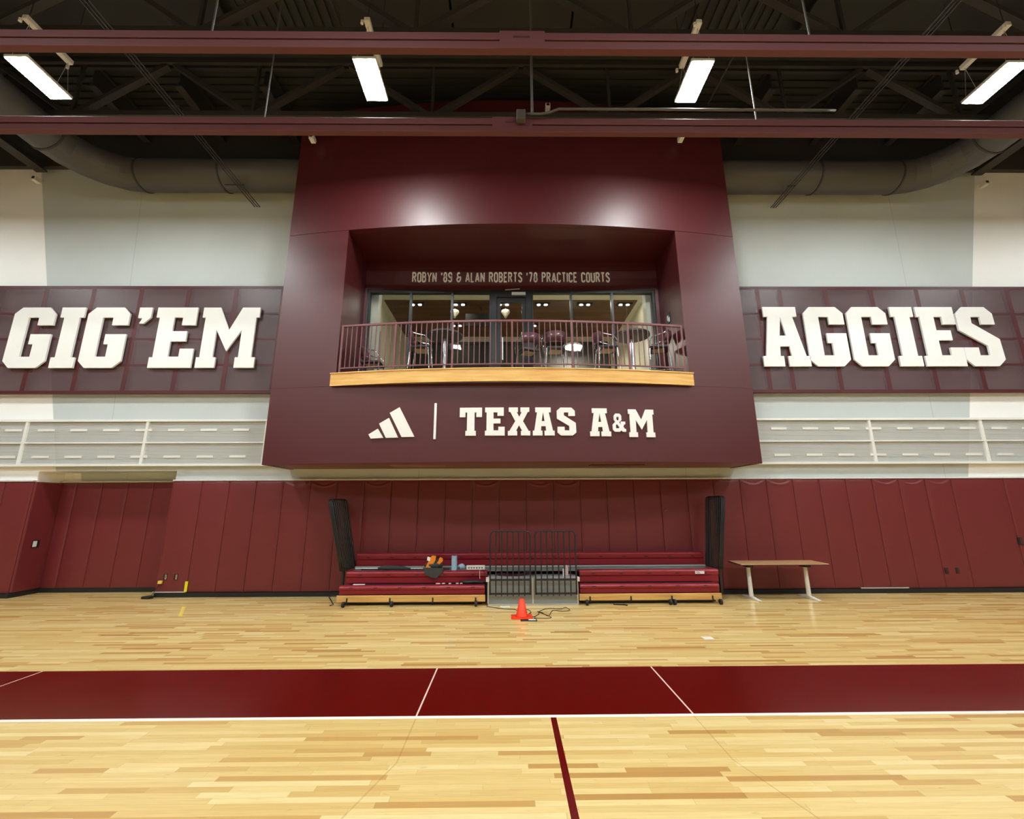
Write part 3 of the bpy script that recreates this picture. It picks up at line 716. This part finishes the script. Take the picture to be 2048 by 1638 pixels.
# outlets and cut-outs
def outlet(x, z, lab, plate=M_steel, w=.075, h=.12, y=PY-.002):
    t = thing('wall_outlet', lab, 'outlet', (x, y, z-h/2), 'outlets in the wall pads')
    MB().box(x-w/2, x+w/2, y-.004, y+.004, z-h/2, z+h/2).build('recess_plate', M_black, t)
    MB().box(x-w*.1, x+w*.42, y-.008, y-.004, z-h*.42, z+h*.42).build('socket', plate, t, bevel=.002)
outlet(-7.2, .4, 'outlet low in the pads just right of the recess, left of the pair'); outlet(-6.98, .4, 'outlet low in the pads just right of the recess, right of the pair')
outlet(9.39, .44, 'outlet low in the pads at the right, left of the pair', M_edge); outlet(9.62, .44, 'outlet low in the pads at the right, right of the pair', M_edge)
outlet(11.14, 1.04, 'outlet waist high in the pads at the far right edge', M_edge, .1, .15)
t = thing('light_switch', 'white light switch plate on the left side wall of the recess', 'light switch', (RX0+.058, 10.0, 1.0))
MB().box(RX0+.0555, RX0+.06, 9.9, 10.06, .98, 1.14).build('backing', M_black, t); MB().box(RX0+.06, RX0+.067, 9.92, 10.0, 1.0, 1.12).build('plate', M_white, t, bevel=.003)
o = MB().box(-6.77, -6.71, PY-.004, PY+.001, .1, .31).build('tape_strip', M_yel); tag(o, 'upright yellow tape strip at the bottom of the wall pads', 'tape')
o = MB().add([(-6.13, 8.8, .002), (-6.07, 8.8, .002), (-5.58, 8.04, .002), (-5.64, 8.04, .002), (-6.13, 8.8, 0), (-6.07, 8.8, 0), (-5.58, 8.04, 0), (-5.64, 8.04, 0)], [(0, 1, 2, 3), (7, 6, 5, 4), (0, 4, 5, 1), (1, 5, 6, 2), (2, 6, 7, 3), (3, 7, 4, 0)]).build('tape_strip', M_mask); tag(o, 'pale yellow tape strip stuck on the floor left of the bleachers', 'tape')
o = MB().bar((3.43, PY-.003, 1.7), (3.5, PY-.003, 1.74), .004, .05, (0, 1, 0)).build('tape_piece', M_ortape); tag(o, 'small orange tape scrap stuck on the pads above the right bleachers', 'tape')
o = MB().box(-7.4, -6.72, PY-.03, PY-.002, .095, .115).build('metal_strip', M_alu); tag(o, 'thin pale metal strip at the foot of the pads beside the recess', 'strip')
o = MB().box(7.46, 8.48, PY-.03, PY-.002, .095, .115).build('metal_strip', M_alu); tag(o, 'thin pale metal strip at the foot of the pads right of the table', 'strip')
t = thing('charger', 'small yellow-faced charger plugged into the left outlet, cord hanging down', 'charger', (-7.25, PY-.03, .1))
MB().box(-7.31, -7.23, PY-.05, PY-.008, .27, .33).build('body', M_mask, t, bevel=.006)
MB().tube([(-7.28, PY-.03, .27), (-7.31, PY-.04, .2), (-7.34, PY-.05, .13), (-7.36, PY-.1, .03)], .006, 6).build('cord', M_rub, t)
o = MB().prism([(-7.5, 9.52), (-7.33, 9.5), (-7.3, 9.6), (-7.38, 9.66), (-7.48, 9.62)], [], lambda u, v, d: (u, v, d), 0, .05).build('door_stop', M_rub, bevel=.012); tag(o, 'small black rubber wedge on the floor at the recess corner', 'door stop')

# ================================================================== BLEACHERS
bl = thing('bleacher', 'folded telescopic bleachers with crimson bench seats against the wall', 'bleachers', (.4, 9.2, 0))
def bench(x0, x1, yf, zt, zb, depth=.36):
    """seat module: convex padded front over a recessed skirt"""
    zm = zb+(zt-zb)*.45
    pr = [(yf+depth, zt-.03), (yf+.06, zt), (yf+.02, zt-.012), (yf, zt-.04), (yf+.008, zm+.02), (yf+.03, zm), (yf+.03, zb), (yf+depth, zb)]
    o = MB().profile(pr, x0, x1).build('seat_bench', M_seat, bl, bevel=.008)
    n = max(2, int((x1-x0)/.46))
    for i in range(n):
        xx = x0+(x1-x0)*(i+.5)/n
        MB().box(xx-.035, xx+.035, yf-.004, yf+.01, zm+.045, zm+.06).build('bolt_slot', M_redcord, o)
bench(-3.2, -.44, 8.74, .36, .195, .3); bench(-3.16, -.41, 8.97, .59, .365, .3)
bench(1.37, 4.05, 8.78, .36, .195, .3); bench(1.4, 4.15, 8.97, .6, .365, .3)
bench(-3.13, 4.08, 9.42, .885, .63, .25)
b = MB()
b.box(-3.16, 4.12, 9.24, 9.66, .54, .56).box(-3.14, 4.08, 9.40, 9.425, .56, .63)
b.build('deck', M_greymetal, bl)
MB().box(-3.14, 4.08, 9.385, 9.40, .60, .625).build('deck_nosing', M_alu, bl)
MB().box(-3.1, -.46, 9.02, 9.6, .03, .53).box(1.4, 4.02, 9.02, 9.6, .03, .53).box(-3.12, -.5, 8.84, 9.02, .02, .19).box(1.42, 3.98, 8.86, 9.02, .02, .19).build('understructure_and_shade', M_blackmetal, bl)  # frame as solid black blocks; the low front ones stand in for shade underneath
for x0, x1, y in ((-3.22, -.43, 8.71), (1.35, 4.06, 8.75)):
    o = MB().box(x0, x1, y, y+.03, .075, .192).build('fascia_board', M_bfascia, bl, bevel=.004)
    for i in range(4):
        xx = x0+.2+(x1-x0-.38)*i/3
        MB().box(xx-.012, xx+.012, y-.012, y, .09, .15).cyl((xx, y-.014, .1), (xx, y-.014, .055), .014, 8).build('latch', M_blackmetal, o)
def caster(x, y):
    o = MB().cyl((x-.02, y, .05), (x+.02, y, .05), .05, 18).build('caster', M_rub, bl)
    MB().box(x-.028, x+.028, y+.0, y+.05, .04, .074).build('fork', M_blackmetal, o)
for x, y in ((-3.06, 8.64), (-2.17, 8.66), (-.6, 8.66), (1.48, 8.69), (3.13, 8.69), (4.0, 8.69), (3.05, 8.69)): caster(x, y)
# end guard rails, folded stack of picket panels
def end_rail(xb, xt, yf, yb, z0, z1, s):
    for lay in range(3):
        q = s*.035*lay
        def P(y, z): 
            f = (z-z0)/(z1-z0); return (xb+(xt-xb)*f+q-(y-yf)*s*.18*(.3+f*.6), y, z)
        ya, yb_ = yf+.0+lay*.01, yb-lay*.01
        c = .07
        loop = [P(ya, z0), P(ya, z0+(z1-z0)*.3), P(ya, z0+(z1-z0)*.65), P(ya, z1-c), P(ya+.02, z1-.02), P(ya+c, z1), P((ya+yb_)/2, z1), P(yb_-c, z1), P(yb_-.02, z1-.02), P(yb_, z1-c), P(yb_, z0+(z1-z0)*.5), P(yb_, z0)]
        o = MB().tube(loop, .017, 8, closed=True).build('end_rail', M_blackmetal, bl, smooth=True)
        for i in range(1, 8):
            y = ya+(yb_-ya)*i/8
            MB().tube([P(y, z0), P(y, (z0+z1)/2), P(y, z1)], .012, 6).build('picket', M_blackmetal, o)
end_rail(-3.22, -3.57, 8.97, 9.55, .6, 1.97, -1)
end_rail(4.17, 4.37, 8.97, 9.5, .6, 2.0, 1)
for s, x in ((-1, -3.24), (1, 4.19)):
    MB().box(x-.02, x+.02, 9.0, 9.06, .12, .66).build('rail_bracket', M_blackmetal, bl)
MB().tube([(-3.2, 8.86, .17), (-3.36, 8.84, .17), (-3.4, 8.82, .15), (-3.3, 8.8, .02), (-3.36, 8.78, .01)], .012, 6).build('handle', M_blackmetal, bl)
# sticker
t = MB().box(3.68, 3.86, 8.962, 8.969, .51, .56).build('sticker', M_white, bl); t['label'] = 'white instruction sticker'
for i in range(3): MB().box(3.7, 3.78-.01*i, 8.9605, 8.962, .52+.012*i, .525+.012*i).build('print_line', M_greypaint_in, t)
# aisle step box
st = thing('aisle_step', 'grey steel step box with pale metal edging filling the gap in the bleachers', 'step', (.46, 8.8, 0))
MB().box(-.37, 1.31, 8.75, 9.36, .02, .47).build('body', M_greymetal, st)
b = MB().box(-.39, 1.33, 8.73, 8.75, .0, .025).box(-.39, -.365, 8.73, 8.75, .025, .49).box(1.305, 1.33, 8.73, 8.75, .025, .49).box(.455, .48, 8.73, 8.75, .025, .49)
b.build('edging', M_alu, st)
MB().box(-.42, -.36, 8.72, 8.8, .42, .495).build('corner_block', M_trimw, st); MB().box(1.3, 1.36, 8.72, 8.8, .42, .495).build('corner_block', M_trimw, st)
MB().box(-.4, 1.36, 8.78, 9.22, .471, .478).build('tread', M_tread, st)
# guard rail in front
gr = thing('guard_rail', 'black picket guard rail standing in front of the grey aisle step', 'guard rail', (.46, 8.66, .2))
for x0, x1 in ((-.34, .42), (.52, 1.29)):
    c = .07; z0, z1 = .2, 1.35; y = 8.66
    loop = [(x0, y, z0), (x0, y, z0+.5), (x0, y, z1-c), (x0+.02, y, z1-.02), (x0+c, y, z1), ((x0+x1)/2, y, z1), (x1-c, y, z1), (x1-.02, y, z1-.02), (x1, y, z1-c), (x1, y, z0+.5), (x1, y, z0)]
    MB().tube(loop, .015, 8).build('frame', M_blackmetal, gr, smooth=True)
    for z, h in ((.22, .035), (.465, .035), (.97, .012)): MB().box(x0, x1, y-.008, y+.008, z-h/2, z+h/2).build('crossbar', M_blackmetal, gr)
    for i in range(1, 7):
        xx = x0+(x1-x0)*i/7; MB().cyl((xx, y, z0-.02), (xx, y, z1), .013, 6).build('picket', M_blackmetal, gr)
    for xx in (x0, x1):
        MB().box(xx-.012, xx+.012, y, 8.73, .2, .24).build('bracket', M_blackmetal, gr)

# things lying on the bleachers
def blob(b, c, rx, ry, rz, seed, n=14, m=9, amp=.18):
    rnd = random.Random(seed); ph = [rnd.random()*6 for _ in range(6)]; k = len(b.v)
    for j in range(m+1):
        t = PI*j/m
        for i in range(n):
            a = 2*PI*i/n
            q = 1+amp*(math.sin(3*a+ph[0]+2*t)+.6*math.sin(5*a+ph[1]-3*t)+.5*math.cos(4*t+ph[2]+a))/2
            b.v.append((c[0]+rx*q*math.sin(t)*math.cos(a), c[1]+ry*q*math.sin(t)*math.sin(a), c[2]+rz*q*math.cos(t)))
    for j in range(m):
        for i in range(n): b.f.append((k+j*n+i, k+j*n+(i+1) % n, k+(j+1)*n+(i+1) % n, k+(j+1)*n+i))
    return b
t = thing('tool_bag', 'crumpled orange and charcoal bag on the middle bench of the left bleachers', 'bag', (-1.45, 9.05, .6))
b = blob(MB(), (-1.47, 9.1, .68), .19, .11, .075, 3, 18, 10, .12); b.build('body', M_dkcloth, t, smooth=True)
b = MB().prism([(-1.66, .66), (-1.62, .52), (-1.5, .47), (-1.38, .46), (-1.28, .56), (-1.26, .64)], [], lambda u, v, d: (u, d-.05*(v-.5), v), 8.93, 8.965); b.build('front_flap', M_dkcloth, t, bevel=.01)
for i, q in enumerate(([(-1.64, .62), (-1.55, .62), (-1.5, .66), (-1.44, .78), (-1.43, .86), (-1.52, .87), (-1.56, .8), (-1.6, .72)], [(-1.46, .64), (-1.38, .66), (-1.34, .72), (-1.29, .76), (-1.3, .82), (-1.36, .84), (-1.39, .76), (-1.43, .7)])):
    MB().prism(q, [], lambda u, v, d: (u, d+.25*(v-.6), v), 8.985, 9.03).build('orange_panel', M_orcloth, t, bevel=.014)
b = blob(MB(), (-1.46, 9.13, .73), .15, .08, .11, 8, 16, 9, .2); b.build('lining', M_black, t, smooth=True)
MB().prism([(-1.61, .78), (-1.55, .76), (-1.54, .83), (-1.6, .85)], [], lambda u, v, d: (u, d+.25*(v-.6), v), 8.98, 9.0).build('label_patch', M_white, t)
t = thing('paper_roll', 'upright light blue paper towel roll on the left bleachers', 'paper roll', (-1.07, 9.07, .59))
MB().lathe((-1.07, 9.07, .59), [(.055, 0), (.056, .27), (.02, .271)], 24).build('roll', M_blue, t, smooth=False)
MB().cyl((-1.07, 9.07, .861), (-1.07, 9.07, .863), .018, 14).build('core', M_dkcloth, t)
o = blob(MB(), (-.92, 9.07, .66), .07, .05, .045, 12, 14, 8, .35).build('paper_wad', M_blue, smooth=True); tag(o, 'crumpled light blue paper towel beside the upright roll', 'paper')
t = thing('power_strip', 'white flat boxy power strip lying right of the blue paper roll', 'power strip', (-.63, 9.05, .59))
MB().box(-.82, -.46, 9.02, 9.1, .6, .68).build('body', M_white, t, bevel=.006)
for i in range(6): MB().box(-.79+.052*i, -.76+.052*i, 9.016, 9.02, .625, .65).build('socket', M_greypaint_in, t)
MB().tube([(-.56, 9.02, .61), (-.555, 8.95, .59), (-.55, 8.93, .45), (-.54, 8.925, .46)], .004, 6).build('cord', M_white, t)
MB().tube([(-.5, 9.02, .61), (-.47, 8.95, .59), (-.44, 8.9, .45), (-.41, 8.73, .35), (-.4, 8.69, .1), (-.38, 8.69, .01)], .004, 6).build('cord', M_rub, t)
o = blob(MB(), (-.69, 8.86, .405), .24, .06, .03, 5, 18, 8, .25).build('cord_bag', M_black, smooth=True); tag(o, 'flat black fabric pouch on the front bench of the left bleachers', 'pouch')
t = thing('umbrella', 'closed black umbrella lying on the left bleachers beside metal rods', 'umbrella', (-2.3, 9.2, .6))
MB().tube([(-2.6, 9.15, .62), (-2.5, 9.15, .63), (-2.3, 9.15, .63), (-2.1, 9.15, .62), (-1.95, 9.15, .61)], [.015, .045, .045, .04, .01], 12).build('canopy', M_dkcloth, t, smooth=True)
MB().cyl((-1.95, 9.15, .61), (-1.7, 9.15, .61), .008, 8).build('shaft', M_steel, t)
o = MB().cyl((-3.1, 9.3, .6), (-1.6, 9.26, .6), .012, 8).build('metal_rod', M_alu); tag(o, 'long pale metal rod lying behind the black umbrella', 'rod')
o = MB().cyl((-3.0, 9.35, .575), (-1.2, 9.36, .575), .012, 8).build('metal_rod', M_blackmetal); tag(o, 'long dark metal rod lying along the left bleacher deck', 'rod')
for i, (x, w) in enumerate(((-1.35, .09), (-1.24, .07), (-1.12, .05), (-.98, .06), (-.9, .05))):
    o = blob(MB(), (x, 8.84+.01*(i % 2), .375), w*.55, .02, .012, 20+i, 8, 5, .3).build('paper_scrap', M_pink, smooth=True)
    tag(o, f'pale pink paper scrap on the front bench of the left bleachers, {ORD[i]} from the left', 'scrap', 'paper scraps on the front bench')
o = MB().box(-2.97, -2.75, 8.82, 8.88, .362, .372).build('paper_slip', M_white); tag(o, 'white paper slip on the left end of the front bench', 'paper')
def coil(b, cx, cy, rx, ry, z, turns, r, seed, n=30):
    rnd = random.Random(seed); pts = []
    for i in range(turns*n):
        a = 2*PI*i/n; q = 1+.12*math.sin(a*1.37+seed)+.06*math.sin(a*3.1)
        pts.append((cx+rx*q*math.cos(a)+.03*math.sin(a*.7), cy+ry*q*math.sin(a), z+.004*(i/n)+.01*(1+math.sin(a*2.3))))
    return b.tube(pts, r, 6)
o = coil(MB(), .12, 9.08, .36, .09, .488, 2, .009, 2).build('strap_coil', M_redcord, smooth=True); tag(o, 'tangled dark maroon straps lying on the aisle step', 'strap')
o = coil(MB(), .42, 9.12, .12, .06, .53, 2, .01, 5).build('cable_coil', M_rub, smooth=True); tag(o, 'small tangled black cable pile on the aisle step', 'cable')
t = thing('water_bottle', 'clear pinkish bottle standing at the right end of the aisle step', 'bottle', (1.16, 9.05, .48))
MB().lathe((1.16, 9.05, .48), [(.03, 0), (.033, .01), (.033, .13), (.014, .17)], 16).build('body', M_pink, t, smooth=True)
MB().lathe((1.16, 9.05, .65), [(.016, 0), (.016, .025)], 12).build('cap', M_white, t)
o = MB().box(1.07, 1.1, 8.95, 8.98, .48, .62).build('paper_tube', M_white, bevel=.005); tag(o, 'narrow white upright stick left of the bottle on the aisle step', 'stick')

# cone, cables, small things on the floor
t = thing('traffic_cone', 'bright orange traffic cone on the floor in front of the bleachers', 'cone', (.23, 7.82, 0))
t['_o'] = (.23, 7.82, 0)
MB().prism([(.07, 7.68), (.39, 7.68), (.41, 7.7), (.41, 7.95), (.39, 7.97), (.07, 7.97), (.05, 7.95), (.05, 7.7)], [], lambda u, v, d: (u, v, d), 0, .018).build('base', M_orange, t, bevel=.005)
MB().lathe((.23, 7.82, .018), [(.105, 0), (.1, .01), (.04, .27), (.034, .275), (.03, .272)], 28).build('cone_body', M_orange, t, smooth=True)
t = thing('tablet', 'small black and white framed tablet lying flat against the cone base', 'tablet', (.36, 7.62, 0))
MB().box(.2, .47, 7.56, 7.665, 0, .014).build('case', M_black, t, bevel=.004); MB().box(.33, .45, 7.575, 7.645, .0142, .016).build('screen', M_white, t)
MB().tube([(.42, 7.665, .012), (.44, 7.72, .012), (.45, 7.84, .012)], .008, 6).build('cable_end', M_black, t)
def cable(pts, r, lab, m=M_rub, name='floor_cable'):
    P = [Vector(p) for p in pts]; out = []
    for i in range(len(P)-1):
        p0, p1, p2, p3 = P[max(i-1, 0)], P[i], P[i+1], P[min(i+2, len(P)-1)]
        for s in range(6):
            u = s/6; out.append(.5*((2*p1)+(-p0+p2)*u+(2*p0-5*p1+4*p2-p3)*u*u+(-p0+3*p1-3*p2+p3)*u**3))
    out.append(P[-1]); o = MB().tube(out, r, 6).build(name, m, smooth=True); tag(o, lab, 'cable'); return o
cable([(-.4, 8.66, .006), (-.2, 8.5, .006), (.0, 8.42, .006), (.12, 8.38, .006), (.2, 8.2, .006), (.35, 8.35, .006), (.4, 8.15, .006), (.34, 8.02, .006)], .006, 'thin black cable running from the left bleachers behind the cone')
cable([(.4, 7.8, .006), (.52, 8.0, .006), (.56, 8.25, .006), (.75, 8.45, .006), (.95, 8.4, .006), (1.05, 8.52, .006), (1.1, 8.3, .006), (.95, 8.22, .006), (.8, 8.3, .006), (.68, 7.9, .006), (.6, 8.1, .006), (.52, 8.2, .006), (.72, 7.78, .006), (.45, 7.75, .006)], .005, 'thin black cable looped loosely right of the cone')
o = MB().box(-.15, .03, 8.6, 8.66, 0, .008).build('paper_slip', M_white); tag(o, 'small white slip on the floor below the aisle step', 'paper')
o = MB().bar((1.98, 8.72, .012), (2.2, 8.68, .012), .02, .02).bar((2.16, 8.72, .012), (2.22, 8.63, .012), .018, .02).build('tool', M_black, bevel=.004); tag(o, 'small black tool on the floor under the right bleachers', 'tool')
o = MB().box(2.73, 2.87, 6.53, 6.66, 0, .0015).build('floor_plate', M_trimw); tag(o, 'small pale square plate set in the floor right of centre', 'plate')

# ================================================================== TABLE
t = thing('folding_table', 'tan topped table on two white T-shaped legs right of the bleachers', 'table', (5.45, 9.2, 0))
MB().prism([(4.58, 8.93), (6.33, 8.93), (6.36, 9.5), (4.62, 9.52)], [], lambda u, v, d: (u, v, d), .672, .69).build('tabletop', M_table, t, bevel=.003)
MB().prism([(4.575, 8.925), (6.335, 8.925), (6.365, 9.505), (4.615, 9.525)], [], lambda u, v, d: (u, v, d), .66, .6715).build('edge_band', M_edge, t)
for x in (4.86, 6.02):
    o = MB().tube([(x, 9.2, .05), (x, 9.2, .4), (x, 9.2, .6)], [.042, .038, .036], 16).build('leg', M_white, t)
    MB().box(x-.06, x+.06, 9.1, 9.3, .6, .66).build('tilt_bracket', M_black, o, bevel=.01)
    MB().prism([(9.49, .0), (9.51, .02), (9.24, .055), (9.16, .055), (8.88, .02), (8.9, 0)], [], lambda u, v, d: (d, u, v), x-.03, x+.03).build('foot', M_white, o, bevel=.008)

# ================================================================== ROOF STEEL
def truss(y, zt, zb, lab, x0=-17, x1=17.2):
    t = thing('roof_truss', lab, 'truss', (0, y, zb))
    MB().box(-20, 20, y-.1, y-.03, zt-.06, zt+.08).box(-20, 20, y+.03, y+.1, zt-.06, zt+.08).build('top_chord', M_truss, t)
    MB().box(-20, 20, y-.1, y-.03, zb-.08, zb+.04).box(-20, 20, y+.03, y+.1, zb-.08, zb+.04).build('bottom_chord', M_truss, t)
    k = -5
    while k < 6:
        xt = .31+3.96*k
        for s in (-1, 1):
            xb = xt+s*1.98
            MB().bar((xt+s*.08, y, zt-.05), (xb-s*.05, y, zb), .1, .13, (0, 1, 0)).build('diagonal', M_truss, t)
        MB().bar((xt+1.98, y, zt), (xt+1.98, y, zb), .06, .06).build('vertical', M_truss, t)
        k += 1
    return t
truss(7.93, 11.66, 10.24, 'dark steel roof truss nearest the far wall')
truss(6.22, 11.66, 10.24, 'dark steel roof truss above the hanging lamps')
def ijoist(x, y0, y1, i, lab, zt=11.74, h=.55):
    b = MB().box(x-.09, x+.09, y0, y1, zt-h, zt-h+.03).box(x-.012, x+.012, y0, y1, zt-h+.03, zt-.03).box(x-.09, x+.09, y0, y1, zt-.03, zt)
    o = b.build('roof_joist', M_truss); tag(o, lab, 'joist', 'roof joists at the far wall')
for side, xs in (('left', (-5.4, -7.28, -9.18, -11.1, -13.0)), ('right', (5.95, 7.9, 9.85, 11.8, 13.7))):
    for i, x in enumerate(xs): ijoist(x*1.03, 8.05, WY-.13, i, f'dark steel joist running to the wall {side} of the maroon box, {ORD[i]} out from it')
for s, xa, xb in (('left', -20, BX0-.02), ('right', BX1+.02, 20)):
    o = MB().box(xa, xb, WY-.12, WY-.001, 10.47, 11.78).build('wall_beam', M_truss); tag(o, f'dark steel closure beam along the wall top, {s} of the maroon box', 'beam')
# deep girders meeting the wall near both picture edges
for s, x in (('left', -12.0), ('right', 12.35)):
    b = MB().box(x-.14, x+.14, 6.0, WY-.13, 10.27, 10.31).box(x-.02, x+.02, 6.0, WY-.13, 10.31, 10.85).box(x-.14, x+.14, 6.0, WY-.13, 10.85, 10.89)
    o = b.build('roof_girder', M_truss); tag(o, f'deep black girder ending at the wall top on the far {s}', 'girder')
# smooth dark panels below the deck
for i, (x0, x1) in enumerate(((-3.35, -1.15), (-1.1, 1.3), (1.35, 3.6))):
    o = MB().box(x0, x1, -8, 7.35, 11.5, 11.56).build('acoustic_panel', M_panel); tag(o, f'smooth dark ceiling panel between the middle lamps, {ORD[i]} from the left', 'ceiling panel', 'smooth panels in the middle of the roof')
for s, x0, x1 in (('left', -16, -5.7), ('right', 6.1, 16)):
    o = MB().box(x0, x1, -8, 7.35, 11.5, 11.56).build('acoustic_panel', M_panel); tag(o, f'wide smooth dark ceiling panel over the {s} side of the court', 'ceiling panel')
# thin sprinkler lines
for i, (x, lab) in enumerate(((-3.3, 'left of centre'), (4.75, 'right of centre'))):
    o = MB().cyl((x-.0, 2.0, 10.7), (x-.2*(1 if i else -1), 8.0, 10.7), .022, 8).build('roof_pipe', M_truss); tag(o, f'thin dark pipe running along the roof {lab}', 'pipe')
# duct pipes
def duct(sg, xi, xe, lab):
    t = thing('air_duct', lab, 'duct', (xi, 9.25, 9.47))
    R = 1.2; r = .38; zc = 9.85
    path = [(xi, 9.25, zc), (xi+sg*1.2, 9.25, zc), (xe-sg*R, 9.25, zc)]
    MB().tube(path, r, 40, caps=False).build('straight_run', M_duct, t, smooth=True)
    el = [(xe-sg*R+sg*R*math.sin(a), 9.25-R+R*math.cos(a), zc) for a in [PI/2*i/5 for i in range(6)]]
    MB().tube(el, r, 40, caps=False).build('elbow', M_duct, t, smooth=False)
    MB().tube([(xe, 9.25-R, zc), (xe, 4, zc), (xe, -10, zc)], r, 40, caps=False).build('straight_run', M_duct, t, smooth=True)
    for x in (xe-sg*R, xe-sg*(R+2.0)):
        MB().tube([(x-.02, 9.25, zc), (x+.02, 9.25, zc)], r+.018, 40).build('joint_band', M_truss, t, smooth=False)
    MB().tube([(xe, 9.25-R-.02, zc), (xe, 9.25-R+.02, zc)], r+.018, 40).build('joint_band', M_truss, t)
duct(-1, BX0-.01, -10.17, 'fat black round air duct curving away from the wall, left of the maroon box')
duct(1, BX1+.01, 10.88, 'fat black round air duct curving away from the wall, right of the maroon box')
for s, x, z in (('left', -6.43, 9.36), ('right', 6.92, 9.38)):
    t = thing('conduit_run', f'three thin parallel conduits running out from the wall under the {s} duct', 'conduits', (x, WY, z))
    for k in (-1, 0, 1): MB().cyl((x+k*.065, WY-.01, z), (x+k*.065, -2, z), .011, 8).build('conduit', M_truss, t)
    for y in (9.0, 6.9, 4.9): MB().box(x-(.35 if y == 9.0 and s == 'left' else .1), x+.1, y-.015, y+.015, z+.012, z+.03).build('strut', M_truss, t)

# twin maroon rails across the hall
def twin_rail(y, z0, z1, lab, cx0, cx1):
    t = thing('ceiling_rail', lab, 'rail', (0, y, z0))
    zm = (z0+z1)/2
    MB().box(-20, 20, y, y+.1, zm+.015, z1).build('upper_tube', M_rail, t, bevel=.008)
    MB().box(-20, 20, y, y+.1, z0, zm-.012).build('lower_tube', M_rail, t, bevel=.008)
    MB().box(-20, 20, y+.035, y+.065, zm-.02, zm+.02).build('web', M_edge, t)
    MB().box(cx0, cx1, y-.012, y-.001, z0-.015, z1+.01).build('splice_plate', M_rail, t)
    MB().box((cx0+cx1)/2-.12, (cx0+cx1)/2+.1, y-.02, y-.012, zm+.03, zm+.05).build('plate_slot', M_edge, t)
    for x in (-15, -9.2, -3.95, 4.1, 9.5, 15.2):
        MB().cyl((x, y+.05, z1-.02), (x, y+.05, 11.8 if abs(x) < 4.2 and abs(x) > 3.7 else 11.49), .012, 6).build('hanger_rod', M_duct, t)
    return t
twin_rail(4.51, 7.71, 7.975, 'nearer twin maroon steel rail crossing the whole hall under the roof', -.10, .50)
twin_rail(5.8, 7.70, 7.965, 'farther twin maroon steel rail crossing the hall in front of the box', -.24, .41)
# conduit and junction box by the farther rail
t = thing('junction_box', 'small grey junction box with conduits at the middle of the farther rail', 'junction box', (.25, 5.7, 7.85))
MB().box(.15, .29, 5.66, 5.76, 7.82, 7.99).build('box_body', M_duct, t, bevel=.006)
MB().tube([(.29, 5.72, 7.96), (.54, 5.72, 7.96), (.68, 5.72, 7.99), (.83, 5.72, 8.06), (1.1, 5.72, 8.06), (5.1, 5.72, 8.06), (5.35, 5.75, 8.09)], .02, 8).build('conduit', M_duct, t, smooth=True)
MB().tube([(.40, 5.72, 7.98), (.40, 5.72, 9.0), (.40, 5.72, 11.49)], .02, 8).build('drop_pipe', M_duct, t)

# ================================================================== HIGH BAY LAMPS
def lamp(x, y, lab, grp):
    t = thing('high_bay_lamp', lab, 'lamp', (x, y, 9.1), grp)
    MB().box(x-.18, x+.18, y-.37, y+.37, 9.1, 9.108).build('lens', M_lens, t)
    MB().box(x-.2, x+.2, y-.39, y+.39, 9.11, 9.17).build('housing', M_white, t, bevel=.015)
    MB().box(x-.05, x+.05, y-.42, y+.38, 9.88, 9.97).build('hanger_bar', M_white, t, bevel=.012)
    for s in (-1, 1):
        MB().cyl((x, y+s*.33, 9.88), (x-.15, y+s*.33, 9.17), .004, 5).cyl((x, y+s*.33, 9.88), (x+.15, y+s*.33, 9.17), .004, 5).build('hanging_wire', M_alu, t)
        MB().cyl((x, y+s*.36, 9.97), (x, y+s*.36, 11.49), .006, 5).build('chain', M_blackmetal, t)
        MB().cyl((x-.08, y+s*.4, 9.9), (x-.08, y+s*.4, 9.84), .025, 10).cyl((x-.05, y+s*.4, 9.91), (x-.09, y+s*.4, 9.91), .01, 6).build('sensor', M_white, t)
    return t
l0 = lamp(-8.15, 6.15, 'bright hanging lamp at the far left, outermost', 'high bay lamps in the row before the box')
copy_thing(l0, (-2.39, 6.15, 9.1), 0, 'bright hanging lamp left of centre in front of the maroon box')
copy_thing(l0, (3.3, 6.15, 9.1), 0, 'bright hanging lamp right of centre in front of the maroon box')
copy_thing(l0, (8.67, 6.15, 9.1), 0, 'bright hanging lamp at the far right, outermost')
for j, y in enumerate((.4, -5.4)):
    for i, x in enumerate((-13.9, -8.15, -2.39, 3.3, 8.67, 14.4)):
        c = copy_thing(l0, (x, y, 9.1), 0, f'hanging lamp {["over", "behind"][j]} the camera, {ORD[i]} from the left'); c['group'] = 'high bay lamps outside the picture'
for i, x in enumerate((-13.9, 14.4)):
    c = copy_thing(l0, (x, 6.15, 9.1), 0, f'hanging lamp beyond the {["left", "right"][i]} edge of the picture'); c['group'] = 'high bay lamps outside the picture'

# small white wall cameras
def wcam(x, y, z, lab, tilt=0):
    t = thing('wall_camera', lab, 'camera', (x, y, z), 'small white cameras high on the wall')
    MB().box(x-.055, x+.055, y-.16, y, z-.06, z+.06).build('body', M_white, t, bevel=.012)
    MB().box(x-.035, x+.035, y-.165, y-.159, z-.02, z+.04).build('lens', M_black, t)
    MB().cyl((x, y-.05, z+.06), (x, y+.1, z+.1), .012, 8).build('bracket', M_white, t)
wcam(-4.5, 8.48, 10.12, 'small white camera near the top left corner of the maroon box')
wcam(4.0, 8.38, 10.08, 'small white camera near the top right corner of the maroon box')
wcam(-12.05, WY-.08, 10.02, 'small white camera high on the wall at the far left')
wcam(12.45, WY-.08, 9.98, 'small white camera high on the wall at the far right')
wcam(.92, 8.15, 10.66, 'small camera hanging at the top centre of the maroon box')
for o in bpy.data.objects:
    if '_o' in o: del o['_o']
